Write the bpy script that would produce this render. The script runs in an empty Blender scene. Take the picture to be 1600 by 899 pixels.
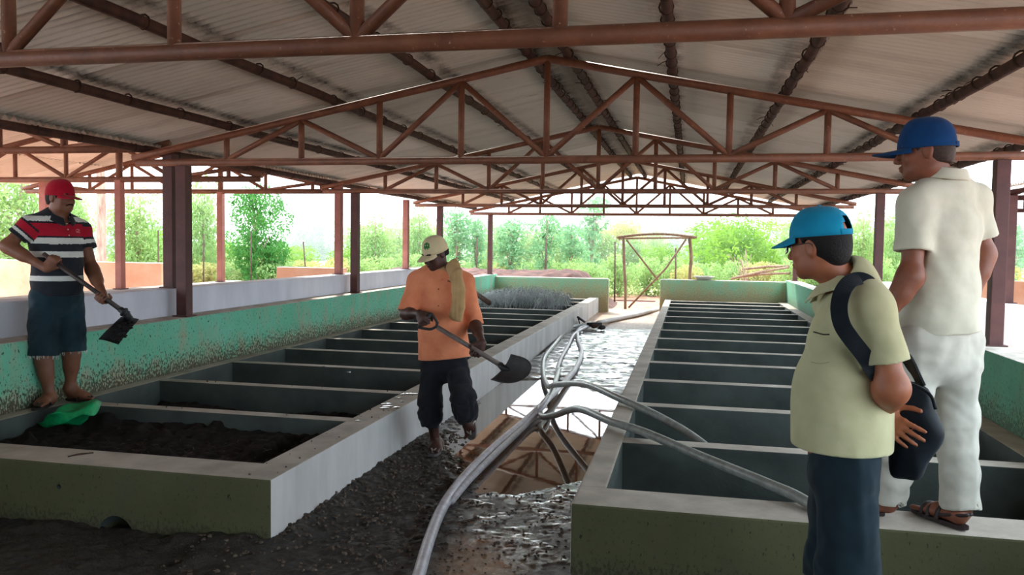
import bpy, bmesh, math, random
import numpy as np
from mathutils import Vector, Matrix

# ------------------------------------------------------------------ camera, light, exposure
SC = bpy.context.scene
COL = SC.collection
FPX, YAW, PITCH, ROLL, EYE = 1275.5, 0.2129, 0.0530, 0.01418, 1.55
_cy, _sy = math.cos(YAW), math.sin(YAW)
_fw = np.array([-_sy*math.cos(PITCH), _cy*math.cos(PITCH), -math.sin(PITCH)])
_rt = np.array([_cy, _sy, 0.0]); _up = np.cross(_rt, _fw)
CR = _rt*math.cos(ROLL) + _up*math.sin(ROLL)
CU = -_rt*math.sin(ROLL) + _up*math.cos(ROLL)
camd = bpy.data.cameras.new('camera'); cam = bpy.data.objects.new('camera', camd); COL.objects.link(cam)
camd.sensor_width = 36.0; camd.lens = FPX/1600*36.0; camd.clip_start = 0.05; camd.clip_end = 500
cam.matrix_world = Matrix(((CR[0], CU[0], -_fw[0], 0), (CR[1], CU[1], -_fw[1], 0), (CR[2], CU[2], -_fw[2], EYE), (0, 0, 0, 1)))
SC.camera = cam

SC.view_settings.view_transform = 'Standard'; SC.view_settings.look = 'None'
SC.view_settings.gamma = 1.0; SC.view_settings.use_curve_mapping = False
SC.view_settings.exposure = 1.42

world = bpy.data.worlds.new('sky'); SC.world = world; world.use_nodes = True
_n = world.node_tree.nodes; _l = world.node_tree.links
_n['Background'].inputs['Color'].default_value = (0.74, 0.88, 1.0, 1)
_n['Background'].inputs['Strength'].default_value = 2.6

sund = bpy.data.lights.new('sun', 'SUN'); sund.energy = 4.5; sund.angle = math.radians(4); sund.color = (1.0, 0.95, 0.86)
sun = bpy.data.objects.new('sun', sund); COL.objects.link(sun)
sun.rotation_euler = Vector((-0.33, 0.68, 0.66)).to_track_quat('Z', 'Y').to_euler()

# ------------------------------------------------------------------ helpers
def at(u, v, Y):
    """the place in the shed, in the plane y = Y, that the photograph shows at (u, v)"""
    d = _fw + CR*(u-800)/FPX - CU*(v-449.5)/FPX
    p = np.array([0, 0, EYE]) + d*(Y/d[1]); return p
def atz(u, v, z):
    d = _fw + CR*(u-800)/FPX - CU*(v-449.5)/FPX
    return np.array([0, 0, EYE]) + d*((z-EYE)/d[2])
def nrm(a):
    a = np.asarray(a, float); return a/max(1e-9, np.linalg.norm(a))

def link(o, parent=None):
    COL.objects.link(o)
    if parent is not None: o.parent = parent
    return o
def tag(o, label=None, cat=None, group=None, kind=None):
    if label: o['label'] = label
    if cat: o['category'] = cat
    if group: o['group'] = group
    if kind: o['kind'] = kind
    return o
def empty(name, loc, label=None, cat=None, group=None, rz=0.0):
    o = bpy.data.objects.new(name, None); o.empty_display_size = .1
    o.location = [float(t) for t in loc]; o.rotation_euler = (0, 0, rz); link(o)
    return tag(o, label, cat, group)
def put(name, me, mats, parent=None, world_coords=True):
    """link a mesh; its coordinates are world ones, so under a parent the offset is taken back"""
    o = bpy.data.objects.new(name, me)
    for m in (mats if isinstance(mats, (list, tuple)) else [mats]): me.materials.append(m)
    link(o, parent)
    if parent is not None and world_coords:
        root = parent
        off = Vector((0, 0, 0)); 
        while root is not None:
            off += root.location; root = root.parent
        me.transform(Matrix.Translation(-off))
    return o
def mesh_from(verts, faces, smooth=True, name='mesh'):
    me = bpy.data.meshes.new(name)
    me.from_pydata([tuple(map(float, v)) for v in verts], [], [tuple(map(int, f)) for f in faces])
    if smooth: me.polygons.foreach_set('use_smooth', [True]*len(me.polygons))
    me.update(); return me
def quads_mesh(V, Q, smooth=True):
    """fast mesh from numpy arrays of vertices and quads"""
    me = bpy.data.meshes.new('mesh'); n, q = len(V), len(Q)
    me.vertices.add(n); me.vertices.foreach_set('co', np.asarray(V, np.float32).ravel())
    me.loops.add(q*4); me.loops.foreach_set('vertex_index', np.asarray(Q, np.int32).ravel())
    me.polygons.add(q); me.polygons.foreach_set('loop_start', np.arange(q, dtype=np.int32)*4)
    me.polygons.foreach_set('loop_total', np.full(q, 4, np.int32))
    me.update(calc_edges=True); me.validate()
    if smooth: me.polygons.foreach_set('use_smooth', np.ones(len(me.polygons), bool))
    return me

class MB:
    def __init__(s): s.v = []; s.f = []; s.smooth = False
    def add(s, V, F):
        b = len(s.v); s.v += [tuple(map(float, p)) for p in V]; s.f += [tuple(b+i for i in f) for f in F]; return s
    def box(s, x0, x1, y0, y1, z0, z1, bev=0.0):
        bm = bmesh.new(); bmesh.ops.create_cube(bm, size=1)
        for p in bm.verts: p.co = ((p.co.x+.5)*(x1-x0)+x0, (p.co.y+.5)*(y1-y0)+y0, (p.co.z+.5)*(z1-z0)+z0)
        if bev: bmesh.ops.bevel(bm, geom=bm.edges[:]+bm.verts[:], offset=bev, segments=2, affect='EDGES', profile=.6)
        bm.verts.index_update()
        s.add([p.co[:] for p in bm.verts], [[q.index for q in f.verts] for f in bm.faces]); bm.free(); return s
    def tube(s, pts, r, n=10, caps=True):
        pts = [np.asarray(p, float) for p in pts]; m = len(pts)
        rr = r if isinstance(r, (list, tuple, np.ndarray)) else [r]*m
        t0 = nrm(pts[1]-pts[0]); a = np.array([0, 0, 1.]) if abs(t0[2]) < .9 else np.array([1., 0, 0])
        u = nrm(np.cross(t0, a)); V = []; F = []
        for i, p in enumerate(pts):
            t = nrm(pts[min(m-1, i+1)]-pts[max(0, i-1)]); u = nrm(u-t*np.dot(u, t)); w = np.cross(t, u)
            for k in range(n):
                q = 2*math.pi*k/n; V.append(p+rr[i]*(math.cos(q)*u+math.sin(q)*w))
        for i in range(m-1):
            for k in range(n):
                a0, b0 = i*n+k, i*n+(k+1) % n; F.append((a0, b0, b0+n, a0+n))
        if caps: F.append(tuple(range(n-1, -1, -1))); F.append(tuple((m-1)*n+k for k in range(n)))
        return s.add(V, F)
    def torus(s, c, ax, R, r, n=14, k=6):
        ax = nrm(ax); a = np.array([0, 0, 1.]) if abs(ax[2]) < .9 else np.array([1., 0, 0])
        u = nrm(np.cross(ax, a)); w = np.cross(ax, u); V = []; F = []
        for i in range(n):
            q = 2*math.pi*i/n; d = math.cos(q)*u+math.sin(q)*w
            for j in range(k):
                e = 2*math.pi*j/k; V.append(np.asarray(c)+d*(R+r*math.cos(e))+ax*r*math.sin(e))
        for i in range(n):
            for j in range(k):
                F.append((i*k+j, ((i+1) % n)*k+j, ((i+1) % n)*k+(j+1) % k, i*k+(j+1) % k))
        return s.add(V, F)
    def blob(s, c, r, seed=0, jit=.15, sub=2):
        bm = bmesh.new(); bmesh.ops.create_icosphere(bm, subdivisions=sub, radius=1); rnd = random.Random(seed)
        r = r if hasattr(r, '__len__') else (r, r, r)
        for p in bm.verts:
            k = 1+rnd.uniform(-jit, jit); p.co = (c[0]+p.co.x*r[0]*k, c[1]+p.co.y*r[1]*k, c[2]+p.co.z*r[2]*k)
        bm.verts.index_update(); s.add([p.co[:] for p in bm.verts], [[q.index for q in f.verts] for f in bm.faces]); bm.free(); return s
    def mesh(s, smooth=None):
        return mesh_from(s.v, s.f, s.smooth if smooth is None else smooth)
    def build(s, name, mats, parent=None, smooth=False):
        return put(name, s.mesh(smooth), mats, parent)
def auto_smooth(o, ang=40):
    me = o.data
    try: me.shade_smooth()
    except Exception: pass
    try: me.set_sharp_from_angle(angle=math.radians(ang))
    except Exception: pass
    return o
def spline(P, n=8):
    P = [np.asarray(p, float) for p in P]; P = [2*P[0]-P[1]]+P+[2*P[-1]-P[-2]]; out = []
    for i in range(1, len(P)-2):
        for k in range(n):
            t = k/n; a, b, c, d = P[i-1:i+3]
            out.append(.5*((2*b)+(c-a)*t+(2*a-5*b+4*c-d)*t*t+(3*b-a-3*c+d)*t**3))
    out.append(P[-2]); return out

# value noise on arrays
_rs = np.random.RandomState(7); _tab = _rs.rand(256, 256).astype(np.float32)
def vnoise(x, y):
    xi = np.floor(x).astype(int); yi = np.floor(y).astype(int); fx = x-xi; fy = y-yi
    fx = fx*fx*(3-2*fx); fy = fy*fy*(3-2*fy); g = lambda a, b: _tab[a % 256, b % 256]
    return (g(xi, yi)*(1-fx)+g(xi+1, yi)*fx)*(1-fy)+(g(xi, yi+1)*(1-fx)+g(xi+1, yi+1)*fx)*fy
def fbm(x, y, o=4):
    s = 0; a = .5
    for i in range(o): s = s+a*vnoise(x*2**i+17*i, y*2**i+31*i); a *= .5
    return s
def sstep(a, b, x):
    t = np.clip((x-a)/(b-a), 0, 1); return t*t*(3-2*t)

# ------------------------------------------------------------------ materials
def srgb(r, g, b):
    f = lambda c: (c/255/12.92) if c/255 <= .04045 else ((c/255+.055)/1.055)**2.4
    return (f(r), f(g), f(b), 1)
class NT:
    def __init__(s, name):
        s.m = bpy.data.materials.new(name); s.m.use_nodes = True; s.t = s.m.node_tree; s.n = s.t.nodes; s.b = s.n['Principled BSDF']
    def new(s, typ, **kw):
        o = s.n.new(typ)
        for k, v in kw.items():
            if k in o.inputs.keys() if hasattr(o.inputs, 'keys') else False: o.inputs[k].default_value = v
            else: setattr(o, k, v)
        return o
    def ln(s, a, b): s.t.links.new(a, b)
    def noise(s, scale, detail=6, rough=.6, vec=None, coord='Object', stretch=None):
        tc = s.new('ShaderNodeTexCoord'); o = s.new('ShaderNodeTexNoise')
        o.inputs['Scale'].default_value = scale; o.inputs['Detail'].default_value = detail; o.inputs['Roughness'].default_value = rough
        src = tc.outputs[coord]
        if stretch:
            mp = s.new('ShaderNodeMapping'); mp.inputs['Scale'].default_value = stretch; s.ln(src, mp.inputs['Vector']); src = mp.outputs[0]
        s.ln(src, o.inputs['Vector']); return o.outputs['Fac']
    def ramp(s, fac, stops, interp='LINEAR'):
        r = s.new('ShaderNodeValToRGB'); e = r.color_ramp; e.interpolation = interp
        while len(e.elements) < len(stops): e.elements.new(.5)
        for el, (p, c) in zip(e.elements, stops): el.position = p; el.color = c if hasattr(c, '__len__') else (c, c, c, 1)
        s.ln(fac, r.inputs[0]); return r.outputs[0]
    def mix(s, fac, a, b, mode='MIX'):
        m = s.new('ShaderNodeMix'); m.data_type = 'RGBA'; m.blend_type = mode
        for val, i in ((fac, 0), (a, 6), (b, 7)):
            if hasattr(val, 'is_linked'): s.ln(val, m.inputs[i])
            else: m.inputs[i].default_value = val
        return m.outputs[2]
    def bump(s, h, strength=.3, dist=.01):
        b = s.new('ShaderNodeBump'); b.inputs['Strength'].default_value = strength; b.inputs['Distance'].default_value = dist
        s.ln(h, b.inputs['Height']); s.ln(b.outputs[0], s.b.inputs['Normal'])
    def set(s, **kw):
        for k, v in kw.items():
            k = k.replace('_', ' ')
            if hasattr(v, 'is_linked'): s.ln(v, s.b.inputs[k])
            else: s.b.inputs[k].default_value = v
def simple(name, c1, c2=None, scale=8, rough=.7, bump=.0, bscale=40, spec=.3, metal=0, stretch=None):
    t = NT(name); c2 = c2 or c1
    t.set(Base_Color=t.ramp(t.noise(scale, stretch=stretch), [(.35, c1), (.65, c2)]), Roughness=rough, Metallic=metal)
    t.b.inputs['Specular IOR Level'].default_value = spec
    if bump: t.bump(t.noise(bscale), bump)
    return t.m
def wallmat(name, base, base2, stain, speck, splash=0.6, zlo=.35, zhi=.6, rough=.8):
    """painted plaster with flaking, specks of dung and a splashed foot"""
    t = NT(name)
    c = t.ramp(t.noise(2.2), [(.3, base), (.7, base2)])
    c = t.mix(t.ramp(t.noise(4, 8, .7, stretch=(1, 1, .35)), [(.5, 0), (.68, .8)]), c, stain)
    tc = t.new('ShaderNodeTexCoord'); sp = t.new('ShaderNodeSeparateXYZ'); t.ln(tc.outputs['Object'], sp.inputs[0])
    mr = t.new('ShaderNodeMapRange'); mr.inputs[1].default_value = zlo; mr.inputs[2].default_value = zhi; mr.inputs[3].default_value = 1; mr.inputs[4].default_value = 0
    t.ln(sp.outputs[2], mr.inputs[0])
    a0 = t.new('ShaderNodeMath'); a0.operation = 'MULTIPLY_ADD'; a0.inputs[1].default_value = .30; t.ln(mr.outputs[0], a0.inputs[0]); t.ln(t.noise(7, 6, .7), a0.inputs[2])
    c = t.mix(t.ramp(a0.outputs[0], [(.55, 0), (.8, .75)]), c, stain)
    ad = t.new('ShaderNodeMath'); ad.operation = 'MULTIPLY_ADD'; ad.inputs[1].default_value = .22; t.ln(mr.outputs[0], ad.inputs[0])
    t.ln(t.noise(62, 3, .6, stretch=(1, 1, .6)), ad.inputs[2])
    f = t.ramp(ad.outputs[0], [(.60, 0), (.68, splash)])
    c = t.mix(f, c, speck)
    f2 = t.ramp(t.noise(38, 2, .5, stretch=(1, 1, .5)), [(.69, 0), (.73, .8)])
    c = t.mix(f2, c, speck)
    t.set(Base_Color=c, Roughness=rough); t.b.inputs['Specular IOR Level'].default_value = .2
    t.bump(t.noise(30, 8, .7), .25); return t.m

M = {}
M['concrete'] = simple('concrete', srgb(172, 168, 162), srgb(150, 146, 140), 3, .75, .2, 60)
M['concrete_top'] = simple('concrete_top', srgb(190, 182, 170), srgb(158, 150, 138), 4, .7, .15, 70)
M['concrete_side'] = simple('concrete_side', srgb(204, 202, 200), srgb(176, 173, 170), 2.5, .6, .15, 50, stretch=(1, 1, .3))
M['concrete_olive'] = wallmat('concrete_olive', srgb(92, 93, 66), srgb(80, 81, 56), srgb(88, 86, 66), srgb(36, 34, 26), .45, 0, .12)  # olive grey of the bed fronts, darker than the side faces
M['concrete_dark'] = simple('concrete_dark', srgb(92, 92, 82), srgb(80, 80, 70), 5, .8, .2, 50)
M['cell'] = simple('cell', srgb(74, 82, 78), srgb(58, 64, 62), 3, .8, .2, 50)  # inner bed faces: shade of the deep cells is put into this colour
M['green'] = wallmat('green_paint', srgb(104, 182, 148), srgb(122, 192, 164), srgb(166, 156, 130), srgb(58, 46, 34), .85)
M['green_right'] = wallmat('green_paint_mossy', srgb(92, 150, 122), srgb(108, 164, 134), srgb(112, 140, 112), srgb(48, 52, 42))
M['green_end'] = wallmat('green_paint_worn', srgb(150, 178, 138), srgb(128, 190, 158), srgb(176, 168, 128), srgb(150, 118, 84), .6, .3, .8)
M['ledge'] = simple('ledge', srgb(214, 208, 198), srgb(172, 162, 148), 6, .8, .3, 40)
M['white'] = simple('whitewash', srgb(222, 220, 228), srgb(204, 202, 210), 3, .8, .1, 40, stretch=(1, 1, .3))
M['pinkwall'] = simple('pink_plaster', srgb(226, 180, 150), srgb(212, 156, 122), 2, .85, .1, 40)
t = NT('red_oxide'); 
c = t.ramp(t.noise(7, 8, .7), [(.3, srgb(98, 62, 46)), (.6, srgb(128, 82, 58)), (.8, srgb(148, 102, 74))])
c = t.mix(t.ramp(t.noise(60, 4, .6), [(.66, 0), (.72, .7)]), c, srgb(190, 160, 140))
t.set(Base_Color=c, Roughness=.55); t.bump(t.noise(90, 4), .15); M['steel'] = t.m
M['steel_dark'] = simple('red_oxide_post', srgb(92, 58, 54), srgb(76, 48, 46), 5, .6, .1, 60)
M['steel_light'] = simple('pinkish_post', srgb(172, 112, 98), srgb(148, 92, 82), 5, .6, .1, 60)
M['purlin'] = simple('rusty_purlin', srgb(86, 58, 50), srgb(58, 42, 38), 12, .7, .3, 60)
t = NT('roof_sheet')
at_ = t.new('ShaderNodeAttribute'); at_.attribute_name = 'var'
c = t.ramp(at_.outputs['Fac'], [(0, srgb(208, 203, 190)), (1, srgb(230, 226, 214))])
c = t.mix(t.ramp(t.noise(1.6, 8, .7, stretch=(.5, 2, 1)), [(.5, 0), (.75, .45)]), c, srgb(150, 138, 126))
c = t.mix(t.ramp(t.noise(9, 6, .7, stretch=(.3, 2, 1)), [(.62, 0), (.75, .35)]), c, srgb(110, 104, 98))
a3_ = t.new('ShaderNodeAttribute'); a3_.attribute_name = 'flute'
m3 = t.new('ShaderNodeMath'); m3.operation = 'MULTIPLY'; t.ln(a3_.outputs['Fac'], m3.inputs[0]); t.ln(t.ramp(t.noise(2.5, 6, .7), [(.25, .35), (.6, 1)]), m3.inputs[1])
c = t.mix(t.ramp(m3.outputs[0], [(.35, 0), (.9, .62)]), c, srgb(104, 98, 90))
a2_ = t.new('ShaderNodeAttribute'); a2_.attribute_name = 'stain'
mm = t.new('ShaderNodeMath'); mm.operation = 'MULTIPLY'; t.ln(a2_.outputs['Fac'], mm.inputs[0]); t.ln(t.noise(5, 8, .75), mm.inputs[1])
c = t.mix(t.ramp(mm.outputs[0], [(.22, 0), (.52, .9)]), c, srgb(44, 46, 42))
t.set(Base_Color=c, Roughness=.5); t.b.inputs['Specular IOR Level'].default_value = .3
tr_ = t.new('ShaderNodeBsdfTranslucent'); t.ln(c, tr_.inputs[0]); mx_ = t.new('ShaderNodeMixShader'); mx_.inputs[0].default_value = .005
t.ln(t.b.outputs[0], mx_.inputs[1]); t.ln(tr_.outputs[0], mx_.inputs[2]); t.ln(mx_.outputs[0], t.n['Material Output'].inputs[0]); M['roof'] = t.m
M['compost'] = simple('compost', srgb(34, 26, 22), srgb(18, 14, 12), 30, .9, .6, 80)
M['soil_clod'] = simple('soil_clod', srgb(104, 90, 78), srgb(58, 48, 42), 30, .5, .5, 80)
M['hose'] = simple('hose_rubber', srgb(196, 194, 200), srgb(164, 160, 168), 20, .35, .1, 80, spec=.5)
M['hose_mid'] = simple('hose_grey_green', srgb(150, 154, 150), srgb(118, 124, 118), 20, .28, .1, 80, spec=.6)
M['hose_dark'] = simple('hose_green', srgb(120, 126, 116), srgb(92, 98, 90), 20, .4, .1, 80, spec=.5)
M['wood'] = simple('weathered_pole', srgb(150, 124, 102), srgb(116, 92, 76), 10, .85, .4, 40, stretch=(3, 3, .4))
M['wood_dark'] = simple('dark_wood', srgb(88, 66, 54), srgb(60, 46, 40), 10, .8, .3, 40)
M['iron'] = simple('dirty_iron', srgb(44, 42, 44), srgb(28, 26, 28), 20, .55, .3, 50, spec=.4)
M['handle'] = simple('worn_handle', srgb(74, 62, 58), srgb(50, 42, 40), 14, .45, .1, 50)
M['handle_grey'] = simple('grey_handle', srgb(122, 108, 102), srgb(92, 80, 76), 14, .45, .1, 50)
M['sack'] = simple('green_woven_sack', srgb(20, 168, 100), srgb(10, 140, 84), 30, .4, .25, 160)
M['earth'] = simple('red_earth', srgb(184, 136, 112), srgb(124, 84, 68), 5, .95, .4, 14)
M['mound'] = simple('red_mound', srgb(98, 64, 56), srgb(62, 42, 38), 3, .95, .8, 12)
M['bark'] = simple('bark', srgb(176, 150, 132), srgb(130, 104, 90), 6, .9, .4, 20, stretch=(2, 2, .4))
M['straw'] = simple('dry_grass', srgb(178, 184, 182), srgb(112, 120, 118), 4, .8)
M['straw_dark'] = simple('dry_grass_shade', srgb(92, 96, 92), srgb(60, 64, 62), 14, .9)
M['enamel'] = simple('pale_basin', srgb(206, 200, 188), srgb(186, 178, 166), 6, .4)
M['twine'] = simple('twine', srgb(66, 54, 46), None, 8, .9)
def skin(name, a, b):
    t = NT(name); t.set(Base_Color=t.ramp(t.noise(14, 5), [(.3, a), (.7, b)]), Roughness=.5)
    t.b.inputs['Specular IOR Level'].default_value = .35
    t.b.inputs['Subsurface Weight'].default_value = .05; t.b.inputs['Subsurface Radius'].default_value = (.02, .008, .004)
    t.bump(t.noise(180, 3), .06, .003); return t.m
def cloth(name, a, b=None, weave=500, rough=.9, fold=.35):
    t = NT(name); b = b or a
    t.set(Base_Color=t.ramp(t.noise(9, 5), [(.3, a), (.7, b)]), Roughness=rough)
    t.b.inputs['Specular IOR Level'].default_value = .15
    try: t.b.inputs['Sheen Weight'].default_value = .1
    except Exception: pass
    t.bump(t.noise(9, 1.6, .4), min(1, fold*2), .022); return t.m
def leaf(name, a, b, c):
    t = NT(name); col = t.ramp(t.noise(1.3, 3), [(.3, a), (.55, b), (.75, c)])
    d = t.new('ShaderNodeBsdfDiffuse'); tr = t.new('ShaderNodeBsdfTranslucent'); mx = t.new('ShaderNodeMixShader'); mx.inputs[0].default_value = .45
    t.ln(col, d.inputs[0]); t.ln(col, tr.inputs[0]); t.ln(d.outputs[0], mx.inputs[1]); t.ln(tr.outputs[0], mx.inputs[2])
    t.ln(mx.outputs[0], t.n['Material Output'].inputs[0]); return t.m
M['leaf_pale'] = leaf('pale_leaf', srgb(120, 160, 96), srgb(160, 186, 118), srgb(196, 204, 140))
M['leaf_green'] = leaf('green_leaf', srgb(62, 118, 60), srgb(86, 142, 70), srgb(128, 166, 88))
M['leaf_yellow'] = leaf('yellow_green_leaf', srgb(100, 146, 50), srgb(136, 172, 62), srgb(172, 194, 84))
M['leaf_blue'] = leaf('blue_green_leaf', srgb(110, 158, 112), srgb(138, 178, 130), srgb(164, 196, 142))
M['leaf_dry'] = leaf('dry_leaf', srgb(170, 164, 104), srgb(186, 184, 120), srgb(196, 170, 118))
M['field'] = simple('meadow', srgb(150, 170, 100), srgb(176, 168, 112), .25, .95, .5, 6)

hm_ = bpy.data.materials.new('haze'); hm_.use_nodes = True; hn_ = hm_.node_tree.nodes; hn_.remove(hn_['Principled BSDF'])
hv_ = hn_.new('ShaderNodeVolumeScatter'); hv_.inputs['Density'].default_value = .009; hv_.inputs['Color'].default_value = (.86, .93, 1, 1); hv_.inputs['Anisotropy'].default_value = .35
hm_.node_tree.links.new(hv_.outputs[0], hn_['Material Output'].inputs['Volume']); M['haze'] = hm_
# ------------------------------------------------------------------ the shed: levels taken from the photograph
XL, XR = -2.03, -0.51           # corridor faces of the two beds
WL, WR = -4.53, 2.13            # green parapets
YF, YE = 3.71, 19.0             # front and far end
HB, HW = 0.346, 0.828           # bed rim, parapet top
XC, ZA, ZC = -1.2, 3.109, 2.267  # ridge line, truss apex, bottom chord
TY = [2.823+4.017*i for i in range(5)]
SL = (ZA-2.32)/3.9              # roof slope

def corrugated(x0, z0, x1, z1, ya, yb, seed, sheet=1.05, rows=2, pitch=.080, amp=.0165, px=()):
    """one slope of sheeting, flutes running down the slope"""
    rnd = random.Random(seed); V = []; F = []; A = []; B = []; G_ = []; NQ = 14 if px else 2
    n = int((yb-ya)/sheet)+1
    for r in range(rows):
        for i in range(n):
            s0, s1 = r/rows, (r+1)/rows+(.03 if r < rows-1 else 0)
            a, b = ya+i*sheet, min(yb, ya+(i+1)*sheet+.06)
            if b-a < .1: continue
            lift = (.012 if r == 0 else 0)+rnd.uniform(0, .006); var = rnd.random(); tilt = rnd.uniform(-.004, .004)
            m = max(8, int((b-a)/pitch*8)); base = len(V)
            for k in range(m+1):
                y = a+(b-a)*k/m; dz = amp*math.sin(2*math.pi*y/pitch)+lift+tilt*(k/m)
                for q in range(NQ+1):
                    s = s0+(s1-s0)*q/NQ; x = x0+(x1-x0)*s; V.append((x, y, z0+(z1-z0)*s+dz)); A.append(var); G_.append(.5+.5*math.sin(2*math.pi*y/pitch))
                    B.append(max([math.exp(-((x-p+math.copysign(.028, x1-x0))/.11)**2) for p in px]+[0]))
            for k in range(m):
                for q in range(NQ):
                    p = base+k*(NQ+1)+q; F.append((p, p+1, p+NQ+2, p+NQ+1))
    return V, F, A, B, G_
def roof(name, xr, zr, xa, xb, slope, ya, yb, seed, px=()):
    V, F, A, B, GG = [], [], [], [], []
    for x1 in (xa, xb):
        v, f, a, b2, g2 = corrugated(xr, zr, x1, zr-slope*abs(x1-xr), ya, yb, seed+int(x1*10), px=[p for p in px if (p-xr)*(x1-xr) > 0]); B += b2; GG += g2
        b = len(V); V += v; F += [tuple(b+i for i in q) for q in f]; A += a
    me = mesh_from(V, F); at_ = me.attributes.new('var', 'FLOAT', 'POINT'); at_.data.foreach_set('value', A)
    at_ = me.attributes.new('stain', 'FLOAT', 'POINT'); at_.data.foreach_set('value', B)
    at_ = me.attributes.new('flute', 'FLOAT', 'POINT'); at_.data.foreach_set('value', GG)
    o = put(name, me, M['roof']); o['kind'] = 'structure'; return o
ZR = ZA+.135
PX = [-5.06, -4.13, -3.1, -2.19, -1.36, -1.03, -.17, .72, 1.73, 2.62]
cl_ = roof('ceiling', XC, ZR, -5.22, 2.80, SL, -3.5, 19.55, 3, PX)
V = []
for y in (-3.5, 19.6):
    for a_ in (-.22, -.11, 0, .11, .22): V.append((XC+a_, y, ZR+.05-SL*abs(a_)))
struct_ = put('ridge_cap', mesh_from(V, [(i, i+1, i+6, i+5) for i in range(4)], False), M['roof'], cl_)
NXC, NZ, NS = -7.55, 2.86, .2
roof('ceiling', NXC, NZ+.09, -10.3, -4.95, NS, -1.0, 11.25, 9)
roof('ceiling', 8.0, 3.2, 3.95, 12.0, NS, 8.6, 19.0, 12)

# trusses ---------------------------------------------------------
def truss(y, label, xc=XC, half=3.92, za=ZA, zc=ZC, step=.746, kmax=4, r=(.034, .027), group='roof trusses of the shed', mat=None, y2=None):
    root = empty('roof_truss', (xc, y, zc), label, 'truss', group)
    mat = mat or M['steel']; sl = (za-zc-.053)/half; dy = y2 or 0
    zt = lambda x: za-sl*abs(x-xc)
    P = lambda x, z: (x, y+dy*(x-xc), z)
    MB().tube([P(xc-half, zc), P(xc+half, zc)], r[0], 14).build('bottom_chord', mat, root, True)
    for s in (-1, 1):
        MB().tube([P(xc, za), P(xc+s*(half+.04), zt(xc+s*(half+.04)))], r[0], 12).build('top_chord', mat, root, True)
    for k in range(-kmax, kmax+1):
        x = xc+k*step
        if zt(x)-zc > .08: MB().tube([P(x, zc), P(x, zt(x))], r[1], 10).build('upright', mat, root, True)
    for k in range(-kmax, kmax):
        a, b = (k, k+1); low, high = (a, b) if a % 2 == 0 else (b, a)
        MB().tube([P(xc+low*step, zc+.02), P(xc+high*step, zt(xc+high*step)-.02)], r[1]*.92, 10).build('diagonal', mat, root, True)
    return root
TL = ['thick rust red truss nearest overhead, running across the top of the view',
      'rust red truss second from front, above the man in orange',
      'rust red truss third from front, half seen under the second one',
      'dark red truss fourth from front, against the bright sky',
      'last red truss over the far end wall, farthest under the shed roof']
for y, l in zip(TY, TL): truss(y, l)

# purlins ---------------------------------------------------------
PX = [-5.06, -4.13, -3.1, -2.19, -1.36, -1.03, -.17, .72, 1.73, 2.62]
PL = ['dark purlin along the left eave of the shed roof', 'rusty purlin just inside the left eave', 'rusty purlin on the left slope, third up from the eave',
      'rusty purlin on the left slope, next below the ridge pair', 'ridge purlin on the left of the close pair', 'ridge purlin on the right of the close pair',
      'twine bound purlin on the right slope, next below the ridge pair', 'twine bound purlin halfway down the right slope',
      'dark purlin on the right slope above the blue cap of the man in white', 'rough purlin along the right eave of the shed roof']
rnd = random.Random(5)
for x, l in zip(PX, PL):
    z = ZA-SL*abs(x-XC)+.068
    root = empty('purlin', (x, 0, z), l, 'purlin', 'purlins under the shed roof')
    pts = [(x+rnd.uniform(-.008, .008), y, z+rnd.uniform(-.004, .004)) for y in np.arange(-3.4, 19.5, .75)]
    MB().tube(pts, .036, 10).build('pipe', M['purlin'], root, True)
    mb = MB(); mb.smooth = True
    for y in np.arange(.5, 19.3, .30 if x > -1.5 else .62):
        y = y+rnd.uniform(-.08, .08)
        mb.torus((x, y, z+.006), (rnd.uniform(-.2, .2), 1, rnd.uniform(-.3, .3)), .042, .006, 10, 5)
        for q in range(rnd.choice((0, 1, 1, 2))):
            a = np.array([x+rnd.choice((-1, 1))*.035, y, z+.02]); b = a+np.array([rnd.uniform(-.09, .09), rnd.uniform(-.05, .05), rnd.uniform(-.05, .03)])
            mb.tube([a, (a+b)/2+np.array([0, .015, .01]), b], .0032, 4)
    o = mb.build('twine', M['twine'], root, True); tag(o, 'dark twine ties', kind='stuff')
# posts -----------------------------------------------------------
def post(x, y, z0, z1, w, label, group, mats, plate=True, d=None):
    root = empty('shed_post', (x, y, z0), label, 'post', group); d = d or w
    MB().box(x-w/2, x+w/2, y-d/2, y+d/2, z0, z1, .006).build('shaft', mats, root)
    if plate: MB().box(x-w*.75, x+w*.75, y-d*.75, y+d*.75, z0, z0+.012, .003).build('base_plate', M['steel_dark'], root)
    return root
for i, y in enumerate(TY[:5]):
    if i == 0: continue
    post(-4.63, y, HW, ZC-.03, .105, ['brown post on the left parapet, out of view beside the camera', 'dark brown post on the left parapet, nearest to the man in the striped shirt',
         'slim dark post on the left parapet, left of the man in orange', 'dark post seen just behind the tan cap', 'reddish post at the far left corner of the shed'][i],
         'posts on the left parapet', M['steel_dark'])
for i, y in enumerate(TY[1:], 1):
    if i == 3: continue
    post(2.29, y, HW, ZC-.03, .10, ['', 'brown post on the right parapet behind the man in white', 'dark post between the two blue caps', 'post hidden behind the light blue cap', 'thin red post at the far right corner of the shed'][i],
         'posts on the right parapet', M['steel_dark'])

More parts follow.
